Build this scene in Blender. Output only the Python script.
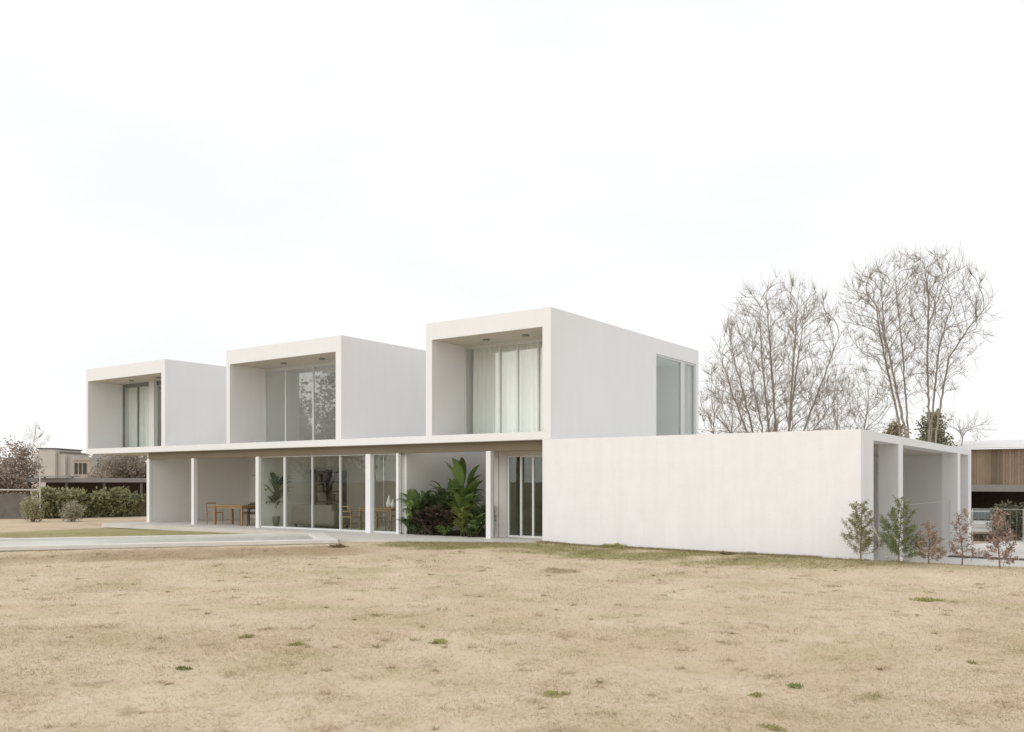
import bpy, bmesh, math, random
import numpy as np
from mathutils import Vector, Matrix, noise

for o in list(bpy.data.objects):
    bpy.data.objects.remove(o)
S = bpy.context.scene
COL = S.collection
R = math.radians
random.seed(7)
RNG = np.random.default_rng(7)

# ------------------------------------------------------------------ camera
CAM = (12.747, -19.818, 1.64)
YAW = R(-35.266)
F_PX, HORIZON = 882.0, 480.65
cs, sn = math.cos(YAW), math.sin(YAW)
cam = bpy.data.cameras.new('camera')
cam.sensor_width = 36
cam.lens = F_PX / 1024 * 36
cam.shift_y = (HORIZON - 366) / 1024
cam.clip_start = 0.1
cam.clip_end = 3000
camo = bpy.data.objects.new('camera', cam)
camo.location = CAM
camo.rotation_euler = (R(90), 0, -YAW)
COL.objects.link(camo)
S.camera = camo

# ------------------------------------------------------------------ world (overcast)
SUN_EL, SUN_AZ = R(25), R(205)       # azimuth clockwise from +Y
w = bpy.data.worlds.new('World')
S.world = w
w.use_nodes = True
nt = w.node_tree
bg = nt.nodes['Background']
sky = nt.nodes.new('ShaderNodeTexSky')
sky.sky_type = 'NISHITA'
sky.sun_disc = False
sky.sun_elevation = SUN_EL
sky.sun_rotation = SUN_AZ
sky.dust_density = 3.0
tc = nt.nodes.new('ShaderNodeTexCoord')
mp = nt.nodes.new('ShaderNodeMapping')
mp.inputs['Scale'].default_value = (1, 1, 3.0)
nz = nt.nodes.new('ShaderNodeTexNoise')
nz.inputs['Scale'].default_value = 2.2
nz.inputs['Detail'].default_value = 5
nz.inputs['Roughness'].default_value = 0.55
nt.links.new(tc.outputs['Generated'], mp.inputs['Vector'])
nt.links.new(mp.outputs['Vector'], nz.inputs['Vector'])
cr = nt.nodes.new('ShaderNodeValToRGB')
cr.color_ramp.elements[0].position = 0.36
cr.color_ramp.elements[0].color = (0.92, 0.922, 0.928, 1)
cr.color_ramp.elements[1].position = 0.62
cr.color_ramp.elements[1].color = (1.0, 0.995, 0.985, 1)
nt.links.new(nz.outputs['Fac'], cr.inputs['Fac'])
sc = nt.nodes.new('ShaderNodeVectorMath')
sc.operation = 'SCALE'
sc.inputs['Scale'].default_value = 9.0          # luminance of the cloud layer
sep = nt.nodes.new('ShaderNodeSeparateXYZ')
nt.links.new(tc.outputs['Generated'], sep.inputs[0])
hz = nt.nodes.new('ShaderNodeMapRange')          # overcast skies are dimmer towards the horizon
hz.inputs['From Min'].default_value = 0.0; hz.inputs['From Max'].default_value = 0.30
hz.inputs['To Min'].default_value = 0.97; hz.inputs['To Max'].default_value = 0.97
nt.links.new(sep.outputs['Z'], hz.inputs['Value'])
hm = nt.nodes.new('ShaderNodeVectorMath'); hm.operation = 'SCALE'
nt.links.new(cr.outputs['Color'], hm.inputs[0]); nt.links.new(hz.outputs['Result'], hm.inputs['Scale'])
nt.links.new(hm.outputs['Vector'], sc.inputs[0])
mx = nt.nodes.new('ShaderNodeMix')
mx.data_type = 'RGBA'
mx.inputs['Factor'].default_value = 0.93        # cloud cover over the clear sky
nt.links.new(sky.outputs['Color'], mx.inputs['A'])
nt.links.new(sc.outputs['Vector'], mx.inputs['B'])
nt.links.new(mx.outputs['Result'], bg.inputs['Color'])
bg.inputs['Strength'].default_value = 0.12

sl = bpy.data.lights.new('sun', 'SUN')
sl.energy = 1.1
sl.angle = R(62)
sl.color = (1.0, 0.985, 0.97)
so = bpy.data.objects.new('sun', sl)
so.rotation_euler = (R(90) - SUN_EL, 0, -(SUN_AZ - R(180)))
so.location = (0, 0, 40)
COL.objects.link(so)

S.view_settings.view_transform = 'Standard'
S.view_settings.look = 'None'
S.view_settings.gamma = 1
S.view_settings.use_curve_mapping = False
S.view_settings.exposure = 0.09
S.render.engine = 'CYCLES'
S.cycles.max_bounces = 12
S.cycles.diffuse_bounces = 8
S.cycles.transparent_max_bounces = 16

# ------------------------------------------------------------------ placing helpers
def at(px, py, z=0.0):
    """the world point on height z that the photograph shows at this pixel"""
    d = (CAM[2] - z) * F_PX / (py - HORIZON)
    return atd(px, d, z)

def atd(px, d, z=0.0):
    r = (px - 512) / F_PX * d
    return Vector((CAM[0] + r * cs + d * sn, CAM[1] - r * sn + d * cs, z))

def depth(x, y):
    return (x - CAM[0]) * sn + (y - CAM[1]) * cs

def zat(py, d):
    return CAM[2] - (py - HORIZON) * d / F_PX

def x_on(px, y):
    t = (px - 512) / F_PX
    dy = y - CAM[1]
    return CAM[0] + dy * (t * cs + sn) / (cs - t * sn)

def y_on(px, x):
    t = (px - 512) / F_PX
    dx = x - CAM[0]
    return CAM[1] + dx * (cs - t * sn) / (t * cs + sn)

# ------------------------------------------------------------------ materials
MATS = {}
def mat(name, col, rough=0.8, var=0.0, scale=3.0, bump=0.0, bscale=60, spec=0.3, metal=0.0, island=0.0, streak=0.0, trans=0.0):
    if name in MATS:
        return MATS[name]
    m = bpy.data.materials.new(name)
    m.use_nodes = True
    n, l = m.node_tree.nodes, m.node_tree.links
    b = n['Principled BSDF']
    b.inputs['Roughness'].default_value = rough
    b.inputs['Specular IOR Level'].default_value = spec
    b.inputs['Metallic'].default_value = metal
    b.inputs['Base Color'].default_value = (*col, 1)
    src = None
    tcn = n.new('ShaderNodeTexCoord')
    def ramp(lo, hi):
        r = n.new('ShaderNodeValToRGB')
        r.color_ramp.elements[0].color = (*[c * lo for c in col], 1)
        r.color_ramp.elements[1].color = (*[min(1, c * hi) for c in col], 1)
        return r
    if var:
        t = n.new('ShaderNodeTexNoise')
        t.inputs['Scale'].default_value = scale
        t.inputs['Detail'].default_value = 6
        t.inputs['Roughness'].default_value = 0.6
        l.new(tcn.outputs['Object'], t.inputs['Vector'])
        r = ramp(1 - var, 1 + var)
        r.color_ramp.elements[0].position = 0.3
        r.color_ramp.elements[1].position = 0.7
        l.new(t.outputs['Fac'], r.inputs['Fac'])
        src = r.outputs['Color']
    if island:
        g = n.new('ShaderNodeNewGeometry')
        r = ramp(1 - island, 1 + island)
        l.new(g.outputs['Random Per Island'], r.inputs['Fac'])
        if src:
            mm = n.new('ShaderNodeMix'); mm.data_type = 'RGBA'; mm.inputs['Factor'].default_value = 0.5
            l.new(src, mm.inputs['A']); l.new(r.outputs['Color'], mm.inputs['B']); src = mm.outputs['Result']
        else:
            src = r.outputs['Color']
    if streak:
        mpn = n.new('ShaderNodeMapping'); mpn.inputs['Scale'].default_value = (3.2, 3.2, 0.22)
        l.new(tcn.outputs['Object'], mpn.inputs['Vector'])
        t = n.new('ShaderNodeTexNoise'); t.inputs['Scale'].default_value = 1.6; t.inputs['Detail'].default_value = 7
        t.inputs['Roughness'].default_value = 0.65
        l.new(mpn.outputs['Vector'], t.inputs['Vector'])
        r = n.new('ShaderNodeValToRGB')
        r.color_ramp.elements[0].position = 0.35
        r.color_ramp.elements[0].color = (1 - streak, 1 - streak * 1.15, 1 - streak * 1.3, 1)
        r.color_ramp.elements[1].position = 0.6
        r.color_ramp.elements[1].color = (1, 1, 1, 1)
        l.new(t.outputs['Fac'], r.inputs['Fac'])
        mm = n.new('ShaderNodeMix'); mm.data_type = 'RGBA'; mm.blend_type = 'MULTIPLY'; mm.inputs['Factor'].default_value = 1
        if src: l.new(src, mm.inputs['A'])
        else: mm.inputs['A'].default_value = (*col, 1)
        l.new(r.outputs['Color'], mm.inputs['B'])
        src = mm.outputs['Result']
    if src:
        l.new(src, b.inputs['Base Color'])
    if bump:
        t = n.new('ShaderNodeTexNoise'); t.inputs['Scale'].default_value = bscale; t.inputs['Detail'].default_value = 4
        l.new(tcn.outputs['Object'], t.inputs['Vector'])
        bp = n.new('ShaderNodeBump'); bp.inputs['Strength'].default_value = bump; bp.inputs['Distance'].default_value = 0.02
        l.new(t.outputs['Fac'], bp.inputs['Height'])
        l.new(bp.outputs['Normal'], b.inputs['Normal'])
    if trans:
        tr = n.new('ShaderNodeBsdfTranslucent')
        if src: l.new(src, tr.inputs['Color'])
        else: tr.inputs['Color'].default_value = (*col, 1)
        ms = n.new('ShaderNodeMixShader'); ms.inputs['Fac'].default_value = trans
        l.new(b.outputs['BSDF'], ms.inputs[1]); l.new(tr.outputs['BSDF'], ms.inputs[2])
        l.new(ms.outputs['Shader'], n['Material Output'].inputs['Surface'])
    MATS[name] = m
    return m

def glass_mat(name, tint, refl=1.0):
    m = bpy.data.materials.new(name); m.use_nodes = True
    n, l = m.node_tree.nodes, m.node_tree.links
    n.remove(n['Principled BSDF'])
    tr = n.new('ShaderNodeBsdfTransparent'); tr.inputs['Color'].default_value = (*tint, 1)
    gl = n.new('ShaderNodeBsdfGlossy'); gl.inputs['Roughness'].default_value = 0.012
    gl.inputs['Color'].default_value = (0.92, 0.97, 0.95, 1)
    ge = n.new('ShaderNodeNewGeometry'); dt = n.new('ShaderNodeVectorMath'); dt.operation = 'DOT_PRODUCT'
    l.new(ge.outputs['Incoming'], dt.inputs[0]); l.new(ge.outputs['Normal'], dt.inputs[1])
    def math_(op, a, b_=None):
        q = n.new('ShaderNodeMath'); q.operation = op; q.use_clamp = op == 'SUBTRACT'
        for i_, v in enumerate((a, b_)):
            if v is None: continue
            if isinstance(v, (int, float)): q.inputs[i_].default_value = v
            else: l.new(v, q.inputs[i_])
        return q.outputs[0]
    # Schlick reflection, the same from both sides of the pane
    k = math_('POWER', math_('SUBTRACT', 1.0, math_('ABSOLUTE', dt.outputs['Value'])), 5.0)
    fac = math_('ADD', math_('MULTIPLY', k, 0.92), 0.075*refl)
    ms = n.new('ShaderNodeMixShader')
    # slight waviness of the panes
    tcn = n.new('ShaderNodeTexCoord'); t = n.new('ShaderNodeTexNoise'); t.inputs['Scale'].default_value = 0.9
    bp = n.new('ShaderNodeBump'); bp.inputs['Strength'].default_value = 0.03; bp.inputs['Distance'].default_value = 0.05
    l.new(tcn.outputs['Object'], t.inputs['Vector']); l.new(t.outputs['Fac'], bp.inputs['Height'])
    l.new(bp.outputs['Normal'], gl.inputs['Normal'])
    l.new(fac, ms.inputs['Fac'])
    l.new(tr.outputs['BSDF'], ms.inputs[1]); l.new(gl.outputs['BSDF'], ms.inputs[2])
    l.new(ms.outputs['Shader'], n['Material Output'].inputs['Surface'])
    return m

M_WHITE = mat('white_render', (0.775, 0.775, 0.775), 0.85, var=0.015, scale=0.7, bump=0.12, bscale=55, streak=0.014)
M_WALL = mat('white_painted_concrete', (0.805, 0.798, 0.81), 0.85, var=0.025, scale=2.4, bump=0.25, bscale=34, streak=0.032)
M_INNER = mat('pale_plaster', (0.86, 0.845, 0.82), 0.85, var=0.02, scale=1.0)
M_GREYWALL = mat('grey_plaster', (0.50, 0.48, 0.45), 0.85, var=0.03, scale=1.0)
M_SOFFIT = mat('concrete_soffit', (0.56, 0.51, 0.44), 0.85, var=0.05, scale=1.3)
M_FLOOR = mat('pale_concrete_floor', (0.60, 0.575, 0.54), 0.6, var=0.06, scale=1.2, bump=0.05)
M_ALU = mat('white_aluminium', (0.62, 0.63, 0.62), 0.4, spec=0.5)
M_DARKALU = mat('grey_aluminium', (0.20, 0.22, 0.21), 0.45, spec=0.5)
M_GLASS = glass_mat('window_glass', (0.985, 0.995, 0.985), 0.8)
M_GLASSG = glass_mat('clear_glass', (0.94, 0.965, 0.945), 0.36)
M_GLASSD = glass_mat('tinted_glass', (0.76, 0.79, 0.74), 0.5)
M_CURTAIN = mat('white_curtain', (0.90, 0.915, 0.885), 0.9, var=0.02, trans=0.25)
M_WOOD = mat('oiled_timber', (0.34, 0.22, 0.11), 0.55, var=0.18, scale=7, island=0.12)
M_DARKWOOD = mat('dark_timber', (0.09, 0.065, 0.045), 0.6, var=0.2, scale=6)
M_BARK = mat('grey_bark', (0.31, 0.27, 0.225), 0.9, var=0.3, scale=4)
M_BARK2 = mat('young_bark', (0.24, 0.16, 0.11), 0.9, var=0.2, scale=9)
M_STEEL = mat('galvanised_steel', (0.45, 0.45, 0.44), 0.5, metal=0.6)
M_BLACK = mat('black_plastic', (0.02, 0.02, 0.02), 0.6)

# ------------------------------------------------------------------ mesh builder
class MB:
    def __init__(s): s.v, s.f = [], []
    def box(s, x0, x1, y0, y1, z0, z1):
        b = len(s.v)
        s.v += [(x0,y0,z0),(x1,y0,z0),(x1,y1,z0),(x0,y1,z0),(x0,y0,z1),(x1,y0,z1),(x1,y1,z1),(x0,y1,z1)]
        s.f += [tuple(b+i for i in q) for q in ((0,3,2,1),(4,5,6,7),(0,1,5,4),(1,2,6,5),(2,3,7,6),(3,0,4,7))]
        return s
    def prism(s, poly, z0, z1):
        b, n = len(s.v), len(poly)
        s.v += [(p[0],p[1],z0) for p in poly] + [(p[0],p[1],z1) for p in poly]
        s.f += [tuple(b+n+i for i in range(n)), tuple(b+n-1-i for i in range(n))]
        s.f += [(b+i, b+(i+1)%n, b+n+(i+1)%n, b+n+i) for i in range(n)]
        return s
    def face(s, pts):
        b = len(s.v); s.v += [tuple(p) for p in pts]; s.f.append(tuple(range(b, b+len(pts)))); return s
    def tube(s, pts, rs, n=6, cap=True):
        pts = [Vector(p) for p in pts]
        if not hasattr(rs, '__len__'): rs = [rs]*len(pts)
        b = len(s.v); up = None
        for i, p in enumerate(pts):
            d = (pts[min(i+1,len(pts)-1)] - pts[max(i-1,0)])
            d = d.normalized() if d.length > 1e-9 else Vector((0,0,1))
            if up is None:
                up = Vector((1,0,0)) if abs(d.x) < .8 else Vector((0,1,0))
            a = d.cross(up)
            if a.length < 1e-6: a = d.cross(Vector((0,1,0.3)))
            a.normalize(); c = a.cross(d); up = c
            for k in range(n):
                t = 2*math.pi*k/n
                s.v.append(tuple(p + (a*math.cos(t) + c*math.sin(t))*rs[i]))
        for i in range(len(pts)-1):
            for k in range(n):
                s.f.append((b+i*n+k, b+i*n+(k+1)%n, b+(i+1)*n+(k+1)%n, b+(i+1)*n+k))
        if cap:
            s.f.append(tuple(b+k for k in range(n))[::-1]); e = b+(len(pts)-1)*n
            s.f.append(tuple(e+k for k in range(n)))
        return s
    def cyl(s, c, r, h, n=16):
        return s.tube([c, (c[0],c[1],c[2]+h)], r, n)
    def build(s, name, m, parent=None, bevel=0.0, smooth=False, loc=None):
        me = bpy.data.meshes.new(name)
        me.from_pydata(s.v, [], s.f); me.update()
        if bevel or True:
            bm = bmesh.new(); bm.from_mesh(me)
            bmesh.ops.recalc_face_normals(bm, faces=bm.faces)
            bm.to_mesh(me); bm.free()
        if m: me.materials.append(m)
        if smooth:
            me.polygons.foreach_set('use_smooth', [True]*len(me.polygons))
        o = bpy.data.objects.new(name, me); COL.objects.link(o)
        if bevel:
            bv = o.modifiers.new('bevel', 'BEVEL'); bv.width = bevel; bv.segments = 2; bv.limit_method = 'ANGLE'
        if parent: o.parent = parent
        if loc: o.location = loc
        return o

def raw(name, V, Fc, m, parent=None, smooth=False):
    """fast mesh from numpy arrays, all faces with the same corner count"""
    V = np.asarray(V, np.float32); Fc = np.asarray(Fc, np.int32)
    me = bpy.data.meshes.new(name)
    k = Fc.shape[1]
    me.vertices.add(len(V)); me.vertices.foreach_set('co', V.ravel())
    me.loops.add(Fc.size); me.loops.foreach_set('vertex_index', Fc.ravel())
    me.polygons.add(len(Fc))
    me.polygons.foreach_set('loop_start', np.arange(0, Fc.size, k, dtype=np.int32))
    me.polygons.foreach_set('loop_total', np.full(len(Fc), k, np.int32))
    if smooth: me.polygons.foreach_set('use_smooth', np.ones(len(Fc), bool))
    me.update(calc_edges=True); me.validate()
    if m: me.materials.append(m)
    o = bpy.data.objects.new(name, me); COL.objects.link(o)
    if parent: o.parent = parent
    return o

def thing(name, label, cat, loc=(0,0,0), rz=0.0, group=None):
    o = bpy.data.objects.new(name, None); COL.objects.link(o)
    o.empty_display_size = 0.3
    o.location = loc; o.rotation_euler = (0,0,rz)
    o['label'] = label; o['category'] = cat
    if group: o['group'] = group
    return o

def tag(o, label, cat, group=None):
    o['label'] = label; o['category'] = cat
    if group: o['group'] = group
    return o

def struct(o, kind='structure'):
    o['kind'] = kind; return o

def copy_tree(o, parent=None):
    c = o.copy(); COL.objects.link(c)
    if parent: c.parent = parent
    for ch in list(o.children): copy_tree(ch, c)
    return c

# ------------------------------------------------------------------ ground
def sstep(a, b, x):
    t = np.clip((x-a)/(b-a), 0, 1); return t*t*(3-2*t)

_ph = RNG.uniform(0, 6.28, 24)
def wob(x, y, base=1.0):
    """smooth rolling noise, -1..1"""
    o = 0
    for i in range(8):
        a = i*2.399; k = base*(0.5+0.33*i)
        o = o + np.sin((x*math.cos(a)+y*math.sin(a))*k + _ph[i] + 0.8*np.sin(0.7*k*(x*math.sin(a)-y*math.cos(a))+_ph[i+8]))/(1+0.4*i)
    return o/3.2

P_N0, P_N1 = at(0, 546.8, 0.03), at(338, 539.6, 0.03)      # near edge of the pool coping
PD = (P_N1 - P_N0).normalized()                             # along the pool
PP = Vector((-PD.y, PD.x, 0))                               # across, away from the camera
POOL_W = 3.55

def zg(x, y):
    x = np.asarray(x, float); y = np.asarray(y, float)
    z = -0.12 + 0.026*wob(x, y, 0.45) + 0.006*wob(x, y, 2.6)
    # rise of the turf against the wall and the row of young trees
    z = z + sstep(-3.5, -0.2, y)*sstep(-6, 8, x)*0.155*(1-sstep(2, 8, y))
    z = z + 0.07*sstep(-6.5, -5.0, x)*(1-sstep(-.5, 1.5, x))*sstep(-5.0, -1.2, y)
    # soft bank below the pool
    q = (x-P_N1.x)*PP.x + (y-P_N1.y)*PP.y
    al = (x-P_N1.x)*PD.x + (y-P_N1.y)*PD.y
    z = z + (0.07*sstep(-3.2, -1.0, q) - 0.10*sstep(-0.7, -0.05, q))*(1-sstep(-1, 2, al))
    z = z - 0.10*sstep(-3, -8, q)*0.6
    # the drive lies lower, behind a short bank
    low = -0.62 - 0.75*sstep(6, 32, y)
    k = sstep(-0.28, 0.02, y)*sstep(7.0, 7.55, x)
    z = z*(1-k) + (low - 0.14*sstep(0.05, 0.6, y))*k
    z = np.where((q > 0.2) & (q < POOL_W-0.15) & (al < -0.2), np.minimum(z, -0.6), z)
    k2 = sstep(12, 16, y)*sstep(-30, -10, x)
    z = z*(1-k2) + (low-0.14)*k2
    # under the house
    h = (x > -18.6)*(x < 7.6)*(y > 0.35)*(y < 15)
    return np.where(h, np.minimum(z, -0.66), z)

def axis(fine0, fine1, step, far):
    a = list(np.arange(fine0, fine1, step))
    d, p = step, fine1
    while p < far: a.append(p); d *= 1.25; p += d
    a.append(far)
    d, p, neg = step*1.25, fine0-step*1.25, []
    while p > -far: neg.append(p); d *= 1.25; p -= d
    neg.append(-far)
    return np.array(neg[::-1]+a)

gx, gy = axis(-26, 22, 0.16, 900), axis(-22, 4, 0.13, 900)
GX, GY = np.meshgrid(gx, gy)
GZ = zg(GX, GY)
nx, ny = len(gx), len(gy)
idx = np.arange(nx*ny).reshape(ny, nx)
quads = np.stack([idx[:-1,:-1], idx[:-1,1:], idx[1:,1:], idx[1:,:-1]], -1).reshape(-1,4)

def green_mask(x, y):
    """where the lawn is still green"""
    g = np.zeros_like(x)
    n = wob(x, y, 1.1)*0.5 + wob(y, x, 3.1)*0.5
    def blob(px, py, rx, ry, rot=0.0, amp=1.0):
        nonlocal g
        c = at(px, py, -0.08)
        dx, dy = x-c.x, y-c.y
        # along/away from the camera
        u = dx*cs - dy*sn; v = dx*sn + dy*cs
        u, v = u*math.cos(rot)+v*math.sin(rot), -u*math.sin(rot)+v*math.cos(rot)
        e = (u/rx)**2 + (v/ry)**2
        g = np.maximum(g, amp*np.clip(1.15-e+1.0*n+0.55*wob(x*1.0+3, y*1.3-8, 6.5), 0, 1))
    blob(470, 546, 2.3, 1.5, -0.3, 0.95)
    blob(580, 551, 2.3, 1.5, 0.0, 0.9)
    blob(670, 555, 2.4, 0.9, 0.0, 0.85)
    blob(770, 560, 2.6, 0.8, 0.0, 0.7)
    blob(900, 565, 3.2, 0.8, 0.0, 0.5)
    blob(1010, 568, 1.4, 0.8, 0.0, 0.6)
    blob(355, 566, 0.9, 1.0, 0.0, 0.35)
    # wedge between pool and terrace
    q = (x-P_N1.x)*PP.x + (y-P_N1.y)*PP.y
    k = (q > POOL_W-0.1)*(y > -6.5)*(y < 0)*(x < -6)*(x > -19.5)
    g = np.maximum(g, k*np.clip(0.95+0.25*n, 0, 1)*sstep(-24, -17, x)*0.9)
    # rare green flecks all over
    f = np.clip((wob(x*1.0+31, y*1.0-17, 2.2)*wob(x-5, y+9, 1.3) - 0.34)*2.2, 0, 0.35)
    return np.clip(np.maximum(g, f), 0, 1)

def soil_mask(x, y):
    """bare brown strip on the bank below the pool"""
    q = (x-P_N1.x)*PP.x + (y-P_N1.y)*PP.y
    al = (x-P_N1.x)*PD.x + (y-P_N1.y)*PD.y
    n = wob(x, y, 1.3)*.6 + wob(y, x, 3.7)*.6
    g = np.clip(1.1-((q+2.3)/1.2)**2+.8*n, 0, 1)*(1-sstep(-1, 1.5, al))
    g2 = np.clip((wob(x-11, y+3, 2.1)*wob(x+7, y, 3.3)-.22)*2.5, 0, .8)
    return np.clip(np.maximum(g*.75, g2), 0, 1)

def lawn_material(name, blades=False):
    m = bpy.data.materials.new(name); m.use_nodes = True
    n, l = m.node_tree.nodes, m.node_tree.links
    b = n['Principled BSDF']; b.inputs['Roughness'].default_value = 0.95; b.inputs['Specular IOR Level'].default_value = 0.1
    tcn = n.new('ShaderNodeTexCoord')
    def tex(scale, det=6, ro=0.65):
        t = n.new('ShaderNodeTexNoise'); t.inputs['Scale'].default_value = scale
        t.inputs['Detail'].default_value = det; t.inputs['Roughness'].default_value = ro
        l.new(tcn.outputs['Object'], t.inputs['Vector']); return t
    def mixc(a, bb, fac, blend='MIX'):
        mm = n.new('ShaderNodeMix'); mm.data_type = 'RGBA'; mm.blend_type = blend
        if isinstance(fac, float): mm.inputs['Factor'].default_value = fac
        else: l.new(fac, mm.inputs['Factor'])
        for s_, v in (('A', a), ('B', bb)):
            if isinstance(v, tuple): mm.inputs[s_].default_value = (*v, 1)
            else: l.new(v, mm.inputs[s_])
        return mm.outputs['Result']
    def ramp(t, p0, p1, c0=(0,0,0), c1=(1,1,1)):
        r = n.new('ShaderNodeValToRGB')
        r.color_ramp.elements[0].position = p0; r.color_ramp.elements[0].color = (*c0, 1)
        r.color_ramp.elements[1].position = p1; r.color_ramp.elements[1].color = (*c1, 1)
        l.new(t, r.inputs['Fac']); return r.outputs['Color']
    STRAW, SOIL, PALE, OCHRE = (0.58, 0.465, 0.335), (0.38, 0.29, 0.195), (0.66, 0.55, 0.42), (0.56, 0.435, 0.305)
    c = mixc(STRAW, PALE, ramp(tex(0.55).outputs['Fac'], 0.38, 0.66))
    c = mixc(c, OCHRE, ramp(tex(0.23, 4).outputs['Fac'], 0.52, 0.75))
    if not blades:
        c = mixc(c, SOIL, ramp(tex(2.1, 8, 0.7).outputs['Fac'], 0.58, 0.72))
        c = mixc(c, SOIL, ramp(tex(13, 6, 0.75).outputs['Fac'], 0.54, 0.84))
        c = mixc(c, PALE, ramp(tex(41, 3, 0.7).outputs['Fac'], 0.60, 0.85))
    else:
        g = n.new('ShaderNodeNewGeometry')
        c = mixc(c, ramp(g.outputs['Random Per Island'], 0.0, 1.0, (0.48, 0.38, 0.26), (0.80, 0.69, 0.54)), 0.75)
    at_ = n.new('ShaderNodeAttribute'); at_.attribute_name = 'green'
    OLIVE = (0.47, 0.405, 0.235)
    olm = n.new('ShaderNodeMath'); olm.operation = 'MULTIPLY'; olm.inputs[1].default_value = 0.6
    l.new(ramp(tex(0.75, 9, 0.72).outputs['Fac'], 0.50, 0.66), olm.inputs[0])
    c = mixc(c, OLIVE, olm.outputs[0])
    as_ = n.new('ShaderNodeAttribute'); as_.attribute_name = 'soil'
    c = mixc(c, (0.34, 0.245, 0.15), as_.outputs['Fac'])
    GREEN = ramp(tex(3.1, 6, 0.7).outputs['Fac'], 0.35, 0.68, (0.25, 0.245, 0.10), (0.41, 0.365, 0.18))
    c = mixc(c, GREEN, at_.outputs['Fac'])
    l.new(c, b.inputs['Base Color'])
    if blades:
        tl = n.new('ShaderNodeBsdfTranslucent'); l.new(c, tl.inputs['Color'])
        mS = n.new('ShaderNodeMixShader'); mS.inputs['Fac'].default_value = 0.45
        l.new(b.outputs['BSDF'], mS.inputs[1]); l.new(tl.outputs['BSDF'], mS.inputs[2]); l.new(mS.outputs['Shader'], n['Material Output'].inputs['Surface'])
    if not blades:
        add = n.new('ShaderNodeMath'); add.operation = 'ADD'
        l.new(tex(26, 6, 0.75).outputs['Fac'], add.inputs[0]); l.new(tex(7, 5, 0.7).outputs['Fac'], add.inputs[1])
        bp = n.new('ShaderNodeBump'); bp.inputs['Strength'].default_value = 0.35; bp.inputs['Distance'].default_value = 0.035
        l.new(add.outputs[0], bp.inputs['Height']); l.new(bp.outputs['Normal'], b.inputs['Normal'])
    return m

ground = raw('ground', np.stack([GX, GY, GZ], -1).reshape(-1,3), quads, lawn_material('dry_lawn'), smooth=True)
gm = np.where((np.abs(GX) < 60) & (np.abs(GY) < 60), green_mask(GX, GY), 0).astype(np.float32).ravel()
ga = ground.data.attributes.new('green', 'FLOAT', 'POINT'); ga.data.foreach_set('value', gm)
ga = ground.data.attributes.new('soil', 'FLOAT', 'POINT'); ga.data.foreach_set('value', np.where((np.abs(GX) < 60) & (np.abs(GY) < 60), soil_mask(GX, GY), 0).astype(np.float32).ravel())
struct(ground)

# paved drive beside and behind the wing
dx_, dy_ = np.arange(7.0, 46, 1.0), np.concatenate([np.arange(0.03, 6, 0.35), np.arange(6, 41.5, 1.0)])
DX, DY = np.meshgrid(dx_, dy_)
DZ = -0.60 - 0.75*sstep(6, 32, DY)
di = np.arange(DX.size).reshape(DX.shape)
dq = np.stack([di[:-1,:-1], di[:-1,1:], di[1:,1:], di[1:,:-1]], -1).reshape(-1,4)
M_PAVE = mat('pale_paving', (0.64, 0.62, 0.59), 0.85, var=0.12, scale=0.8, bump=0.2, bscale=30)
drive = struct(raw('driveway', np.stack([DX, DY, DZ], -1).reshape(-1,3), dq, M_PAVE))
garage_floor = struct(MB().box(0.4, 6.99, 0.26, 14.88, -0.72, -0.6).build('garage_floor', M_PAVE))
# a darker joint strip across the drive
mb = MB()
for a, b_ in ((8.2, 13.0),):
    mb.box(a, b_, 9.0, 9.25, -0.68, -0.585)
kerb = struct(mb.build('drainage_channel', mat('dark_grate', (0.12, 0.11, 0.10), 0.8)))

# ------------------------------------------------------------------ swimming pool
def ppt(a, q, z): 
    p = P_N1 + PD*a + PP*q; return (p.x, p.y, z)
pool = thing('swimming_pool', 'long pale edged swimming pool flush with the lawn in front of the house', 'pool', ppt(0, 0, -0.1))
pinv = Matrix.Translation(-Vector(pool.location))
LEN = -24.0
def pbox(mb, a0, a1, q0, q1, z0, z1):
    mb.prism([ppt(a0,q0,0)[:2], ppt(a1,q0,0)[:2], ppt(a1,q1,0)[:2], ppt(a0,q1,0)[:2]], z0, z1)
M_COPE = mat('white_coping', (0.68, 0.66, 0.62), 0.7, var=0.06, scale=2.0, bump=0.1)
M_BASIN = mat('pool_render', (0.42, 0.46, 0.43), 0.7, var=0.05, scale=1)
mb = MB()
pbox(mb, LEN, 0, 0, 0.42, -0.07, 0.03); pbox(mb, LEN, 0, POOL_W-0.3, POOL_W, -0.07, 0.03); pbox(mb, -0.45, 0, 0.42, POOL_W-0.3, -0.07, 0.03)
o = mb.build('coping', M_COPE, pool, bevel=0.01); o.matrix_parent_inverse = Matrix.Translation(-Vector(pool.location))
mb = MB()
pbox(mb, LEN, -0.03, 0.06, 0.30, -0.5, -0.075); pbox(mb, LEN, -0.03, POOL_W-0.2, POOL_W-0.05, -0.5, -0.075)
pbox(mb, LEN, -0.03, 0.31, POOL_W-0.21, -0.5, -0.3)
o = mb.build('basin', M_BASIN, pool); o.matrix_parent_inverse = Matrix.Translation(-Vector(pool.location))
mw = bpy.data.materials.new('pool_water'); mw.use_nodes = True
n, l = mw.node_tree.nodes, mw.node_tree.links
b = n['Principled BSDF']; b.inputs['Base Color'].default_value = (0.56, 0.565, 0.51, 1); b.inputs['Roughness'].default_value = 0.3
b.inputs['IOR'].default_value = 1.33
tcn = n.new('ShaderNodeTexCoord'); t = n.new('ShaderNodeTexNoise'); t.inputs['Scale'].default_value = 5; t.inputs['Detail'].default_value = 3
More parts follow.
